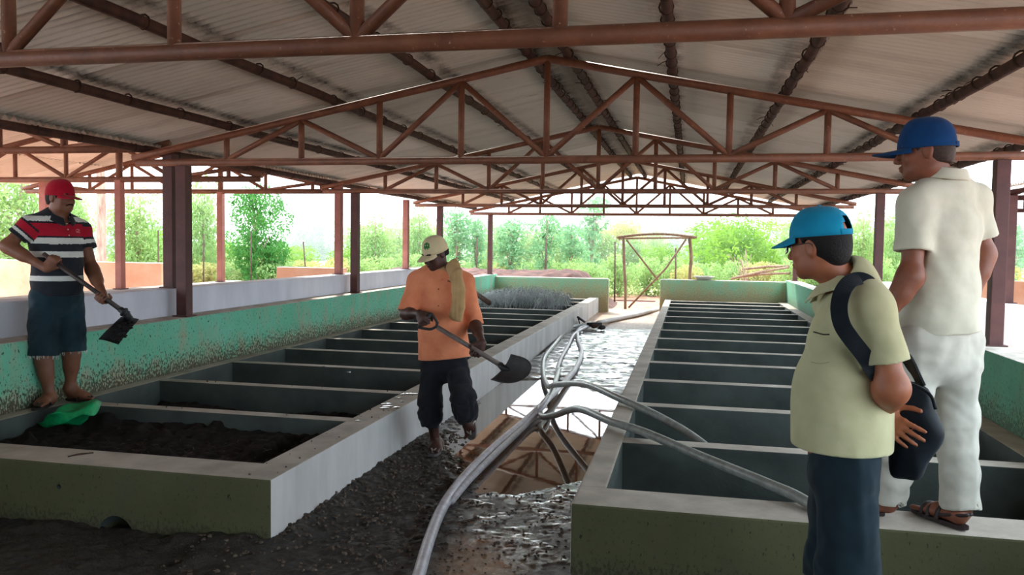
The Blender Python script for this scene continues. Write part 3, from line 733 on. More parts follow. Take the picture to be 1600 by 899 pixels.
class Person:
    def __init__(s, label, base, J, F, skinmat, res):
        s.root = empty('person', base, label, 'person'); s.J = {k: np.asarray(v, float) for k, v in J.items()}; s.skin = skinmat; s.res = res
        j = s.J; sm, hm = (j['SL']+j['SR'])/2, (j['HL']+j['HR'])/2; s.sm, s.hm = sm, hm
        s.up = nrm(sm-hm); s.F = nrm(np.asarray(F, float)-s.up*np.dot(F, s.up)); s.lat = np.cross(s.up, s.F)
        pts = np.array(list(s.J.values())); s.lo, s.hi = pts.min(0)-.20, pts.max(0)+.20
    def torso(s, F, g, belly=.0, w=1.0, pel=True):
        sm, hm, up, fw, lat = s.sm, s.hm, s.up, s.F, s.lat; L = np.linalg.norm(sm-hm)
        if pel: F.slab(hm-up*.03, hm+up*.10, lat, fw, .150*w+g, .105+g, .145*w+g, .105+g+belly*.6, .04)
        F.slab(hm+up*.10+fw*belly*.5, hm+up*.26+fw*belly*.6, lat, fw, .142*w+g, .105+g+belly*.6, .142*w+g, .108+g+belly*.45, .05)
        F.slab(hm+up*.24+fw*belly*.3, sm-up*.10, lat, fw, .142*w+g, .106+g+belly*.3, .158*w+g, .108+g, .05)
        F.slab(sm-up*.12, sm-up*.035, lat, fw, .158*w+g, .104+g, .128*w+g, .072+g, .05)
        for q in ('SL', 'SR'):
            F.cone(sm+up*.035, s.J[q]-up*.005, .062+g, .054+g, .05); F.cone(sm+up*.085, sm+(s.J[q]-sm)*.62+up*.025, .046+g, .046+g, .05)
    def limb(s, F, a, b, ra, rb, bulge=None, k=.03):
        a, b = s.J[a] if isinstance(a, str) else a, s.J[b] if isinstance(b, str) else b
        F.cone(a, b, ra, rb, k)
        if bulge: F.cone(a+(b-a)*bulge[0], a+(b-a)*bulge[1], bulge[2], bulge[2]*.85, .05)
    def foot(s, F, an, heel, toe, n, toes=True):
        """foot on its sole from heel to toe, n up"""
        an, heel, toe = [np.asarray(q, float) for q in (an, heel, toe)]; d = nrm(toe-heel); n = nrm(n-d*np.dot(n, d)); w = np.cross(d, n)
        L = np.linalg.norm(toe-heel)
        F.cone(an, heel+n*.035+d*.03, .036, .032, .03)
        F.slab(heel+d*.03+n*.028, heel+d*L*.62+n*.026, w, n, .030, .028, .043, .022, .03)
        F.cone(an, heel+d*L*.5+n*.035, .034, .026, .04)
        F.slab(heel+d*L*.58+n*.022, heel+d*L*.72+n*.018, w, n, .043, .020, .044, .015, .02)
        for i in range(5):
            o = w*(-.034+.0165*i); ll = (.235-.02*abs(i-1)-.012*i) if False else L*(1.0-.045*i)
            ws = s._side*w
            b = heel+d*L*.70+n*.015+ws*(.032-.0165*i); F.cone(b, heel+d*(ll-.012)+n*.011+ws*(.034-.0175*i), .012 if i == 0 else .0095, .0115 if i == 0 else .0085, .008)
    def sandal(s, heel, toe, n, mat, strapmat, name='sandal', th=.016, closed=False, strap='thong'):
        heel, toe = np.asarray(heel, float), np.asarray(toe, float); d = nrm(toe-heel); n = nrm(n-d*np.dot(n, d)); w = np.cross(d, n); L = np.linalg.norm(toe-heel)+.03
        h = heel-d*.015; V = []; nn = 28; out = []
        for i in range(nn):
            q = 2*math.pi*i/nn; x = L*(.5-.5*math.cos(q)); wd = (.038+.012*math.sin(min(1, x/L)*2.2-.6))*math.sin(q)
            wd = math.copysign(abs(math.sin(q))**.6*(.034+.014*sstep(.3, .75, np.array(x/L))), math.sin(q)); out.append((x, float(wd)))
        for z in (-th, 0.0):
            for x, wd in out: V.append(h+d*x+w*wd+n*z)
        Fc = [tuple(range(nn-1, -1, -1)), tuple(range(nn, 2*nn))]+[(i, (i+1) % nn, nn+(i+1) % nn, nn+i) for i in range(nn)]
        o = put(name, mesh_from(V, Fc, False), mat, s.root)
        mb = MB(); tp = heel+d*L*.78
        if strap == 'thong':
            for q in (-1, 1): mb.tube(spline([tp+n*.004, tp-d*.02+n*.022+w*q*.012, heel+d*L*.5+w*q*.040+n*.028, heel+d*L*.42+w*q*.046+n*.0], 6), .0065, 8)
        else:
            for f in (.36, .52, .64): mb.tube(spline([heel+d*L*f+w*-.048, heel+d*L*f+w*-.036+n*.038*(1.25-f*.6), heel+d*L*f+n*.058*(1.3-f*.85), heel+d*L*f+w*.036+n*.038*(1.25-f*.6), heel+d*L*f+w*.048], 6), .010, 8)
            mb.tube(spline([heel+d*L*.36+w*.044+n*.02, heel-d*.012+n*.05+w*.02, heel-d*.016+n*.052, heel-d*.012+n*.05-w*.02, heel+d*L*.36-w*.044+n*.02], 6), .007, 8)
        mb.build('strap', strapmat, o, True)
        return o
    def eyes(s, H):
        for q in (-1, 1):
            mb = MB(); c = H.p(q*.033, .0775, .004); bm = bmesh.new(); bmesh.ops.create_uvsphere(bm, u_segments=16, v_segments=12, radius=.0125*H.k)
            V = [c+np.array(p.co[:]) for p in bm.verts]; bm.verts.index_update(); Fc = [[v.index for v in f.verts] for f in bm.faces]; bm.free()
            me = mesh_from(V, Fc); o = put('eye', me, [M['eyewhite'], M['iris']], s.root); off = np.array(s.root.location)
            for p in me.polygons:
                dd = nrm(np.array(p.center[:])+off-c)
                if np.dot(dd, nrm(H.f-.15*H.u)) > .86: p.material_index = 1
    def brows(s, H, mat, moustache=False):
        mb = MB(); mb.smooth = True
        for q in (-1, 1): mb.tube([H.p(q*.016, .0955, .024), H.p(q*.032, .0945, .030), H.p(q*.050, .080, .026)], [.0035, .0042, .002], 6)
        mb.build('eyebrows', mat, s.root, True)
        if moustache:
            mb = MB(); mb.tube(spline([H.p(-.032, .086, -.056), H.p(-.015, .098, -.047), H.p(0, .101, -.045), H.p(.015, .098, -.047), H.p(.032, .086, -.056)], 5), .0042, 8)
            mb.build('moustache', mat, s.root, True)
    def skin_mesh(s, name, F, mat, relax=1):
        V, Q = F.surface(relax); return put(name, quads_mesh(V, Q), mat, s.root)
    def cap(s, H, mat, brimmat=None, strapmat=None, **kw):
        dome, brim, W = H.cap_mesh(**kw); o = solid(put('cap', dome, mat, s.root), .003)
        b = put('brim', brim, brimmat or mat, o); MB().blob(W(0, 0, .118*kw.get('hh', 1)), .008, 1, .0, 2).build('button', mat, o, True)
        if kw.get('hole'):
            mb = MB(); pts = [W(.085*math.sin(q)*1.01, .104*math.cos(q)*1.01, .010) for q in np.linspace(math.pi-.55, math.pi+.55, 13)]
            V = []; Fc = []
            for p in pts: V += [p-H.u*.009, p+H.u*.009]
            for i in range(len(pts)-1): Fc.append((2*i, 2*i+2, 2*i+3, 2*i+1))
            st = solid(put('strap', mesh_from(V, Fc), strapmat or mat, o), .003)
        return o, W
    def new(s, lo=None, hi=None, res=None):
        return Field(s.lo if lo is None else lo, s.hi if hi is None else hi, res or s.res)
M['eyewhite'] = simple('eye_white', srgb(220, 214, 204), None, 5, .3); M['iris'] = simple('iris', srgb(30, 20, 16), None, 5, .2)
M['hair'] = simple('black_hair', srgb(16, 14, 14), srgb(24, 20, 20), 60, .75, .5, 120, stretch=(1, 1, .2))
def _union(s, o, k=.02):
    d = o.a
    if k <= 0: s.a = np.minimum(s.a, d)
    else:
        h = np.clip(.5+.5*(s.a-d)/k, 0, 1); s.a = s.a*(1-h)+d*h-k*h*(1-h)
    return s
Field.union = _union
def tube_part(P, F, S, E, f, r0, r1, k=.03, r_in=None, amp=.0, seed=1, start=0.0):
    """a sleeve or trouser leg: from S towards E, cut square at fraction f, open at the cuff"""
    S, E = np.asarray(S), np.asarray(E); d = E-S; T = F.like(); C = S+d*f; n = nrm(d)
    T.cone(S+d*start, C+n*.05, r0, r1+(r1-r0)*.05/max(.05, np.linalg.norm(C-S)), 0)
    if amp: T.folds(amp, 9, seed)
    T.clip(C, n); 
    F.union(T, k)
    F.cone(C-n*.012, C+n*.08, r1-.017, r1-.017, 0, 'cut')
    return C
def neckline(F, P, H, neck, r=.062, vdepth=.10, front=None):
    up, fw = P.up, P.F
    F.cone(neck-up*.02, H.p(0, -.03, -.05), r, r, .01, 'cut')
    if vdepth: 
        a = neck+fw*.06; F.cone(a+up*.03, a-up*vdepth+fw*.035, .045, .008, .008, 'cut')
def collar(P, F, neck, r=.068, h=.045, gap=.25, lift=.0):
    """turned-down collar: a band of cloth standing round the neck, open in front"""
    up = nrm(P.up*.95-P.F*.12); fw = nrm(P.F-up*np.dot(P.F, up)); lat = np.cross(up, fw); V = []; Fc = []; n, m = 40, 5
    for i in range(n+1):
        q = gap+(2*math.pi-2*gap)*i/n
        rad = fw*math.cos(q)+lat*math.sin(q); dip = max(0, math.cos(q))**1.5
        base = neck+rad*np.array(1.0)*(r*(1+.12*abs(math.sin(q))))+up*(.035-.055*dip)+fw*.02*dip
        for j in range(m+1):
            t = j/m; out = .002+.020*t**1.3+.014*dip*t; V.append(base+rad*out+up*(.010*math.sin(t*math.pi)-h*t*(1+.35*dip)+lift))
    for i in range(n):
        for j in range(m): p = i*(m+1)+j; Fc.append((p, p+1, p+m+2, p+m+1))
    return mesh_from(V, Fc)
def cloth_part(P, name, F, mats, relax=2, cls=None):
    V, Q = F.surface(relax); me = quads_mesh(V, Q)
    o = put(name, me, mats, P.root)
    if cls is not None:
        cen = V[Q].mean(1); idx = cls(cen).astype(np.int32)
        if len(idx) == len(me.polygons): me.polygons.foreach_set('material_index', idx)
    return o
def seg_t(X, a, b):
    v = b-a; t = (X-a)@v/(v@v); tc = np.clip(t, 0, 1); return t, np.linalg.norm(X-a-tc[:, None]*v, axis=1)

# ---------------------------------------------------------------- man in the striped polo shirt, on the rim of the left bed
hatC = cloth('red_cap_cloth', srgb(168, 18, 42), srgb(146, 12, 34), fold=.1)
jL = dict(SL=at(126, 358, 5.24), SR=at(46, 352, 4.90), EL=at(143, 418, 5.24), ER=at(10, 384, 4.80),
          HL=at(107, 463, 5.14), HR=at(70, 463, 4.99), KL=at(112, 548, 5.12), KR=at(67, 556, 4.95), AL=at(110, 607, 5.13), AR=at(78, 622, 4.97),
          neck=at(93, 340, 5.06), top=at(95, 275, 5.06))
P1 = Person('person in a red cap and striped polo shirt, with a hoe', (-4.42, 5.03, HB), jL, (.93, -.36, 0), skin('tan_skin', srgb(128, 84, 62), srgb(108, 68, 50)), .006)
J = P1.J
H = Head(at(95, 309, 5.06), (.99, -.12, -.05), (0, 0, 1), .98)
hoe_a, hoe_b = at(68, 397, 4.86), at(194, 488, 4.98); hd = nrm(hoe_b-hoe_a)
CR_, CL_ = hoe_a+(hoe_b-hoe_a)*.13, hoe_a+(hoe_b-hoe_a)*.735
P1.lo = np.minimum(P1.lo, np.minimum(CR_, CL_)-.14); P1.hi = np.maximum(P1.hi, np.maximum(CR_, CL_)+.14)
dR, nR, wR = grip(CR_, hd, nrm(CR_-J['ER']), (0, .3, -1)); dL, nL, wL = grip(CL_, hd, nrm(CL_-J['EL']), (.2, -1, .2))
F = P1.new(); P1.torso(F, 0, .05)
H.grow(F, J['neck']-P1.up*.03, .058)
for S, E, W in (('SL', 'EL', wL), ('SR', 'ER', wR)):
    P1.limb(F, S, E, .050, .038); P1.limb(F, E, W, .040, .027, (.12, .4, .041)); 
hand(F, wR, dR, nR, hd if np.dot(np.cross(nR, dR), hd) > 0 or True else -hd, (1.0, 1.25, .9)); hand(F, wL, dL, nL, hd, (1.0, 1.25, .9))
for a, b, c in (('HL', 'KL', 'AL'), ('HR', 'KR', 'AR')):
    P1.limb(F, a, b, .082, .054); P1.limb(F, b, c, .052, .036, (.15, .42, .052))
hl, tl = np.array((-4.46, 5.155, HB+.022)), np.array((-4.205, 5.14, HB+.022)); hr, tr = np.array((-4.475, 5.01, HB+.022)), np.array((-4.40, 4.785, HB+.022))
P1._side = 1; P1.foot(F, J['AL'], hl, tl, (0, 0, 1)); P1._side = -1; P1.foot(F, J['AR'], hr, tr, (0, 0, 1))
P1.skin_mesh('body', F, P1.skin); P1.eyes(H); P1.brows(H, M['hair'], True)
F = P1.new(H.c-.2, H.c+.25, .005); H.hair(F, -.045); P1.skin_mesh('hair', F, M['hair'])
P1.cap(H, hatC, tilt=.02, droop=.22, brim=.082, size=1.03)
navy = cloth('navy_stripe', srgb(40, 42, 48), srgb(30, 32, 38)); redc = cloth('red_stripe', srgb(176, 28, 48), srgb(150, 22, 40)); whc = cloth('white_stripe', srgb(214, 214, 206), srgb(196, 196, 190))
F = P1.new(); P1.torso(F, .016, .055)
cs = [tube_part(P1, F, J[a], J[b], f, .066, .071) for a, b, f in (('SL', 'EL', .52), ('SR', 'ER', .56))]
F.folds(.005, 5, 3, dirs=(.4, .4, 1)); F.clip(at(85, 462, 5.05), -P1.up); neckline(F, P1, H, J['neck'], .064, .07)
zv = lambda v: at(86, v, 5.0)[2]
def stripes(X):
    m = np.zeros(len(X)); z = X[:, 2]
    tor = lambda a, b: (z < zv(a)) & (z > zv(b))
    for a, b in ((338, 346), (372, 381.5), (393, 402.5), (430.5, 439)): m[tor(a, b)] = 2
    m[tor(349.5, 369)] = 1
    for q, e in (('SL', 'EL'), ('SR', 'ER')):
        t, d = seg_t(X, J[q], J[e]); lat_out = ((X-J[q])@P1.lat)*(1 if q == 'SL' else -1)
        on = (t > -.05) & (d < .10) & (lat_out > -.028)
        m[on] = 0; m[on & (t > .02) & (t < .27)] = 1; m[on & (t > .33) & (t < .43)] = 2
    return m
cloth_part(P1, 'polo_shirt', F, [navy, redc, whc], 1, stripes)
solid(put('collar', collar(P1, H, J['neck'], .062, .045), navy, P1.root), .004)
mb = MB(); c = at(120, 362, 5.12); fw = P1.F
o = MB(); 
for k in range(3): 
    ctr = J['neck']+P1.F*(.098+.014*k)-P1.up*(.045+.042*k); o.blob(ctr, .005, k, 0, 1)
o.build('buttons', whc, P1.root, True)
denim = cloth('dark_denim', srgb(38, 58, 66), srgb(28, 44, 52))
F = P1.new(); F.slab(P1.hm-P1.up*.04, P1.hm+P1.up*.15+P1.F*.02, P1.lat, P1.F, .165, .125, .16, .135, .03)
for a, b, f, ph in (('HL', 'KL', 1.02, 1), ('HR', 'KR', 1.0, 2)): tube_part(P1, F, J[a], J[b], f, .098, .103, .03, amp=.008, seed=ph)
F.folds(.004, 6, 5); cloth_part(P1, 'denim_shorts', F, denim)
rb = simple('dark_rubber', srgb(44, 40, 38), None, 5, .6)
P1.sandal(hl, tl, (0, 0, 1), rb, rb); P1.sandal(hr, tr, (0, 0, 1), rb, rb)
# frayed hem
mb = MB(); rnd = random.Random(3)
for a, b in (('HL', 'KL'), ('HR', 'KR')):
    c = J[b]+(J[b]-J[a])*.01; ax = nrm(J[b]-J[a]); u = nrm(np.cross(ax, (0, 1, 0))); w = np.cross(ax, u)
    for i in range(46):
        q = rnd.uniform(0, 6.283); p = c+(u*math.cos(q)+w*math.sin(q))*.098; mb.tube([p-ax*.01, p+ax*rnd.uniform(.008, .028)+u*rnd.uniform(-.006, .006)], .0016, 4)
tag(mb.build('frayed_hem', whc, P1.root), 'pale frayed threads', kind='stuff')
# the hoe
root = empty('hoe', hoe_b, 'long handled hoe with a black square blade held by the man in stripes', 'hoe')
MB().tube([hoe_a, hoe_a+(hoe_b-hoe_a)*.5, hoe_b+hd*.01], [.0165, .016, .017], 12).build('handle', M['handle'], root, True)
A, D, B, C = at(217, 499, 5.10), at(189, 496, 4.92), at(188, 541, 5.04), at(157, 533, 4.86)
nb = nrm(np.cross(B-A, D-A)); V = []; Fc = []; n = 8
for i in range(n+1):
    for j in range(n+1):
        s_, t_ = i/n, j/n; p = (A*(1-s_)+D*s_)*(1-t_)+(B*(1-s_)+C*s_)*t_
        V.append(p+nb*(.018*math.sin(s_*math.pi)+.02*math.sin(t_*math.pi*.5)))
for i in range(n):
    for j in range(n): p = i*(n+1)+j; Fc.append((p, p+1, p+n+2, p+n+1))
bl = solid(put('blade', mesh_from(V, Fc), M['iron'], root), .004)
mid = (A+D)/2
mb = MB(); mb.torus(hoe_b, hd, .024, .011, 18, 8); mb.tube([hoe_b-hd*.035, hoe_b+hd*.03], [.021, .027], 14); mb.tube([hoe_b+hd*.005, mid+(B-A)*.04], [.026, .03], 10); mb.build('socket', M['iron'], root, True)
mb = MB(); rnd = random.Random(8)
for i in range(30):
    s_, t_ = rnd.uniform(.1, .9), rnd.uniform(.1, .9); p = (A*(1-s_)+D*s_)*(1-t_)+(B*(1-s_)+C*s_)*t_
    mb.blob(p+nb*.014*math.copysign(1, np.dot(nb, -p+np.array([0, 0, 1.5]))), (lambda q: (q, q, q*.6))(rnd.uniform(.008, .016)), i, .3, 1)
tag(mb.build('clinging_manure', M['compost'], root, True), 'black manure stuck on the blade', kind='stuff')

# ---------------------------------------------------------------- man in the orange shirt, walking up the lane with a shovel
jO = dict(SL=at(726, 441, 5.70), SR=at(652, 438, 5.62), EL=at(742, 506, 5.66), ER=at(634, 490, 5.50), HL=at(712, 566, 5.66), HR=at(676, 566, 5.64),
          KL=at(724, 624, 5.46), KR=at(672, 632, 5.56), AL=at(729, 648, 5.76), AR=at(681, 694, 5.70), neck=at(690, 424, 5.68), top=at(672, 360, 5.5), toe=at(672, 714, 5.3))
P2 = Person('person in an orange shirt and tan cap walking up the lane with a shovel', (-1.83, 5.65, 0), jO, (-.02, -1, -.05), skin('dark_skin', srgb(84, 54, 46), srgb(66, 42, 36)), .006)
J = P2.J; H = Head(at(680, 396, 5.58), (-.50, -.80, -.42), (-.12, -.25, 1), .96)
sh_a, sh_j, sh_b = at(660, 499, 5.335), at(684, 512, 5.33), at(786, 573, 5.27); sd = nrm(sh_b-sh_j)
gx = nrm(at(656, 512, 5.33)-at(676, 499, 5.33)); gc = at(660, 501, 5.335)
gA, gB = at(674, 490, 5.335), at(654, 512, 5.335); gdir = nrm(gB-gA); gc = (gA+gB)/2+gdir*.0
CLh = sh_j+(sh_b-sh_j)*.60
dR, nR, wR = grip(gc, gdir, nrm(gc-J['ER']), (.6, -.3, -.3)); dL, nL, wL = grip(CLh, sd, (0, -.2, -1), (-.5, -.6, -.2))
F = P2.new(); P2.torso(F, -.012, .0, .96)
H.grow(F, J['neck']-P2.up*.03, .052, .95)
for S, E, W in (('SL', 'EL', wL), ('SR', 'ER', wR)):
    P2.limb(F, S, E, .045, .035); P2.limb(F, E, W, .036, .025, (.12, .4, .035))
hand(F, wR, dR, nR, -gdir, (1.0, 1.25, .9)); hand(F, wL, dL, nL, -sd, (1.0, 1.25, .9))
for a, b, c in (('HL', 'KL', 'AL'), ('HR', 'KR', 'AR')):
    P2.limb(F, a, b, .075, .048); P2.limb(F, b, c, .046, .033, (.15, .42, .046))
gr = .045
hr, tr = np.array(J['AR'])+np.array((.015, .045, 0)), atz(671, 714, gr); hr[2] = gr
dr = nrm(tr-hr); tr = hr+dr*.235
hl, tl = J['AL']+np.array((.0, .035, .055)), at(737, 690, 5.76); dl = nrm(tl-hl); tl = hl+dl*.235; nl = np.array((-.25, -1, .10))
P2._side = 1; P2.foot(F, J['AL'], hl, tl, nl); P2._side = -1; P2.foot(F, J['AR'], hr, tr, (0, 0, 1))
P2.skin_mesh('body', F, P2.skin); P2.eyes(H); P2.brows(H, M['hair'])
F = P2.new(H.c-.2, H.c+.25, .005); H.hair(F, -.03, .006); P2.skin_mesh('hair', F, M['hair'])
tanc = cloth('tan_cap_cloth', srgb(216, 198, 160), srgb(196, 176, 138), fold=.1)
cp, W = P2.cap(H, tanc, tilt=.06, droop=.30, brim=.072)
V = []; 
for i in range(9):
    for j in range(7):
        az, el = .30+(i/8-.5)*.62, .30+j/6*.42
        q_ = el*math.pi/2*.75; prof = math.cos(q_)**.78*1.02; z_ = .119*math.sin(q_)**.92; V.append((i, j, W(.085*math.sin(az)*prof, .105*math.cos(az)*prof, z_*(1+.06*math.cos(az)*math.sin(el*.75*math.pi))+.001)))
g = {(i, j): k for k, (i, j, _) in enumerate(V)}
Fc = [(g[i, j], g[i+1, j], g[i+1, j+1], g[i, j+1]) for i in range(8) for j in range(6) if ((i-3.5)/4)**2+((j-2.5)/3)**2 < 1.05 and not (i in (3, 4) and j in (0,)) and not (j == 3 and i in (2, 5))]
put('emblem', mesh_from([p for _, _, p in V], Fc), cloth('green_emblem', srgb(54, 112, 60)), cp)
org = cloth('orange_cotton', srgb(232, 146, 106), srgb(214, 124, 88))
F = P2.new(); up, fw, lat = P2.up, P2.F, P2.lat
P2.torso(F, .020, .01, 1.0)
F.slab(P2.hm-up*.08, P2.hm+up*.2, lat, fw, .185, .145, .165, .13, .05)
for a, b, f in (('SL', 'EL', 1.05), ('SR', 'ER', .97)): tube_part(P2, F, J[a], J[b], f, .064, .066, .03, amp=.006)
F.folds(.009, 6, 8, dirs=(1, 1, .35)); F.clip(at(694, 562, 5.55), -up+lat*.05)
neckline(F, P2, H, J['neck'], .062, .10)
cloth_part(P2, 'orange_shirt', F, org)
solid(put('collar', collar(P2, H, J['neck'], .064, .05, .35), org, P2.root), .004)
F = P2.new(J['neck']-.25, J['neck']+.2, .006); F.slab(J['neck']-up*.20, J['neck']-up*.02, lat, fw, .10, .098, .07, .07, .01); put('green_vest', quads_mesh(*F.surface(1)), cloth('dark_green_vest', srgb(52, 74, 50)), P2.root)
pl = MB(); cp_ = [J['neck']+fw*(.118)-up*.12, J['neck']+fw*.142-up*.30, J['neck']+fw*.15-up*.48]
for k in range(3): pl.blob(at(686, 452+k*26, 5.50)+fw*(.014), .0055, k, 0, 1)
pl.build('buttons', cloth('dark_button', srgb(120, 66, 46)), P2.root, True)
# rolled trousers
blk = cloth('black_trouser_cloth', srgb(34, 34, 40), srgb(24, 24, 30))
F = P2.new(); F.slab(P2.hm-up*.04, P2.hm+up*.10, lat, fw, .150, .115, .15, .12, .03)
for a, b, f, sd_ in (('HL', 'KL', 1.0, 4), ('HR', 'KR', 1.0, 6)): tube_part(P2, F, J[a], J[b], f, .090, .078, .03, amp=.008, seed=sd_)
for a, b, sd_ in (('KL', 'AL', 14), ('KR', 'AR', 16)): tube_part(P2, F, J[a], J[b], .24, .078, .076, .06, amp=.008, seed=sd_)
F.folds(.007, 7, 2); cloth_part(P2, 'black_trousers', F, blk)
for a, b, sd_ in (('KL', 'AL', 1), ('KR', 'AR', 2)):
    ax = nrm(nrm(J[b]-J[a])+nrm(J[a]-J['H'+a[1]])*1.2); c0 = J[a]+ax*.075; T = P2.new(c0-.17, c0+.17, .006)
    for q, rr in ((-.050, .080), (-.022, .092), (.006, .094), (.030, .084)):
        T.cone(c0+ax*(q-.008)+np.array((.006, 0, 0))*q*40, c0+ax*(q+.008), rr-.006, rr-.006, .010)
    T.folds(.010, 15, sd_); T.cone(c0+ax*.035, c0+ax*.15, .058, .056, 0, 'cut'); cloth_part(P2, 'rolled_cuff', T, blk, 1)
slp = simple('black_slipper_sole', srgb(96, 90, 88), None, 5, .6); wst = simple('pale_slipper_strap', srgb(178, 170, 164), srgb(150, 142, 136), 9, .6)
P2.sandal(hr, tr, (0, 0, 1), slp, wst); P2.sandal(hl, tl, nl, slp, wst)
# scarf
F = P2.new(J['neck']-.5, J['neck']+.3, .006); n0 = J['neck']
ring = [n0+(fw*math.cos(q)*.078+lat*math.sin(q)*.086)+up*(.035-.030*max(0, math.cos(q))) for q in np.linspace(0, 2*math.pi, 22)]
for a, b in zip(ring[:-1], ring[1:]): F.cone(a, b, .026, .026, .012)
ring = [n0+(fw*math.cos(q)*.088+lat*math.sin(q)*.094)+up*(.010-.040*max(0, math.cos(q))) for q in np.linspace(0, 2*math.pi, 22)]
for a, b in zip(ring[:-1], ring[1:]): F.cone(a, b, .022, .022, .012)
hang = [at(706, 413, 5.58), at(713, 430, 5.515), at(716, 455, 5.50), at(716, 480, 5.49), at(711, 497, 5.49)]
for a, b in zip(hang[:-1], hang[1:]):
    F.slab(a, b, lat, fw, .044, .020, .050, .020, .015)
F.folds(.007, 11, 4, dirs=(1, 1, .15))
for q in (-.03, 0, .028): F.cone(hang[1]+lat*q+fw*.03, hang[-1]+lat*(q*1.1)+fw*.03-up*.02, .006, .008, .012, 'cut')
cloth_part(P2, 'scarf', F, cloth('tan_scarf', srgb(196, 160, 112), srgb(170, 134, 92)), 1)
# the shovel
root = empty('shovel', sh_b, 'round point shovel with a black blade and forked grip held by the man in orange', 'shovel')
MB().tube([sh_j, (sh_j+sh_b)/2, sh_b+sd*.03], [.0165, .0165, .018], 12).build('shaft', M['handle_grey'], root, True)
mb = MB(); mb.tube(spline([sh_j+sd*.03, sh_j-sd*.01, (sh_j+gB)/2+(sh_j-gB)*.1-np.array((0, 0, .012)), gB], 6), .0095, 8); mb.tube(spline([sh_j+sd*.03, sh_j-sd*.01, (sh_j+gA)/2+(sh_j-gA)*.1+np.array((.012, 0, .0)), gA], 6), .0095, 8)
mb.build('fork', M['iron'], root, True); MB().tube([gA, gB], .0125, 10).build('grip', M['iron'], root, True)
tip = at(829, 587, 5.12); ca, cb = at(801, 555, 5.24), at(769, 595, 5.22); wv = cb-ca; ctr = (ca+cb)/2; al = tip-ctr; nb = nrm(np.cross(al, wv)); nb = nb if nb[1] < 0 else -nb
V = []; Fc = []; n, m = 16, 16
for j in range(m+1):
    t_ = j/m; hw = .5 if t_ < .25 else .5*math.sqrt(max(0, 1-((t_-.25)/.75)**2.4)); hw = max(hw, .03)
    for i in range(n+1):
        s_ = (i/n-.5)*2*hw; V.append(ctr+wv*s_+al*t_-nb*(.030*(1-(2*s_)**2)*(1-.4*t_)-.02)+nb*.02*t_*t_)
for j in range(m):
    for i in range(n): p = j*(n+1)+i; Fc.append((p, p+1, p+n+2, p+n+1))
solid(put('blade', mesh_from(V, Fc), M['iron'], root), .004)
MB().tube([sh_b-sd*.02, ctr+al*.02, ctr+al*.28-nb*.012], [.022, .022, .008], 10).build('socket', M['iron'], root, True)

# ---------------------------------------------------------------- man in the white polo shirt standing on the right bed, seen from behind
jW = dict(SL=at(1431, 318, 3.78), SR=at(1520, 312, 4.00), EL=at(1424, 430, 3.74), ER=at(1536, 395, 4.05), WL=at(1386, 496, 3.72), WR=at(1520, 466, 3.98),
          HL=at(1437, 535, 3.83), HR=at(1492, 532, 3.95), KL=at(1412, 655, 3.86), KR=at(1494, 655, 3.93), AL=at(1386, 785, 3.92), AR=at(1500, 797, 3.86), neck=at(1476, 278, 3.88), top=at(1440, 180, 3.9), toe=(1.0, 4.1, HB))
P3 = Person('person in a white polo shirt and dark blue cap standing on the right bed', (1.08, 3.88, HB), jW, (-.58, .80, 0), skin('brown_skin', srgb(138, 84, 62), srgb(114, 66, 48)), .006)
J = P3.J; H = Head(at(1446, 238, 3.86), (-.975, .20, -.06), (0, 0, 1), 1.06)
F = P3.new(); P3.torso(F, -.006, .02, .98); H.grow(F, J['neck']-P3.up*.03, .062)
for q in ('L', 'R'):
    P3.limb(F, 'S'+q, 'E'+q, .050, .042); P3.limb(F, 'E'+q, 'W'+q, .044, .029, (.1, .4, .046))
    dd = nrm(J['W'+q]-J['E'+q]); nn = nrm(np.cross(dd, (0, 0, 1)))*(1 if q == 'L' else -1); nn = P3.lat*(-1 if q == 'L' else 1); nn = nrm(nn-dd*np.dot(nn, dd))
    hand(F, J['W'+q], dd, nn, P3.F-dd*np.dot(P3.F, dd), (.3, .4, .3), thumb='open')
    P3.limb(F, 'H'+q, 'K'+q, .085, .056); P3.limb(F, 'K'+q, 'A'+q, .054, .036, (.15, .42, .054))
zs = HB+.024
hr, tr = np.array((1.185, 3.785, zs)), np.array((1.045, 4.0, zs)); hl, tl = np.array((.875, 3.89, zs)), np.array((.76, 4.12, zs)); tl = np.array((.79, 3.975, zs)); tl = hl+nrm(np.array((-.8, .35, 0)))*.24
P3._side = -1; P3.foot(F, J['AR'], hr, tr, (0, 0, 1)); P3._side = 1; P3.foot(F, J['AL'], hl, tl, (0, 0, 1))
P3.skin_mesh('body', F, P3.skin); P3.eyes(H); P3.brows(H, M['hair'])
F = P3.new(H.c-.2, H.c+.25, .005); H.hair(F, -.040, .004); P3.skin_mesh('hair', F, simple('cropped_hair', srgb(72, 54, 46), srgb(48, 38, 34), 80, .7))
blue = cloth('blue_cap_cloth', srgb(16, 66, 118), srgb(12, 54, 100), fold=.1); P3.cap(H, blue, hole=True, tilt=.0, droop=.10, brim=.088, size=1.08)
wht = cloth('cream_polo', srgb(206, 202, 184), srgb(192, 188, 168)); up, fw, lat = P3.up, P3.F, P3.lat
F = P3.new(); P3.torso(F, .016, .03, 1.02); F.slab(P3.hm-up*.02, P3.hm+up*.2, lat, fw, .17, .14, .165, .135, .05)
for a, b, f in (('SL', 'EL', .66), ('SR', 'ER', .72)): tube_part(P3, F, J[a], J[b], f, .070, .076, .03, amp=.005)
F.folds(.008, 5, 12, dirs=(1, 1, .6)); F.clip(at(1470, 519, 3.86), -up-lat*.06); neckline(F, P3, H, J['neck'], .066, .05)
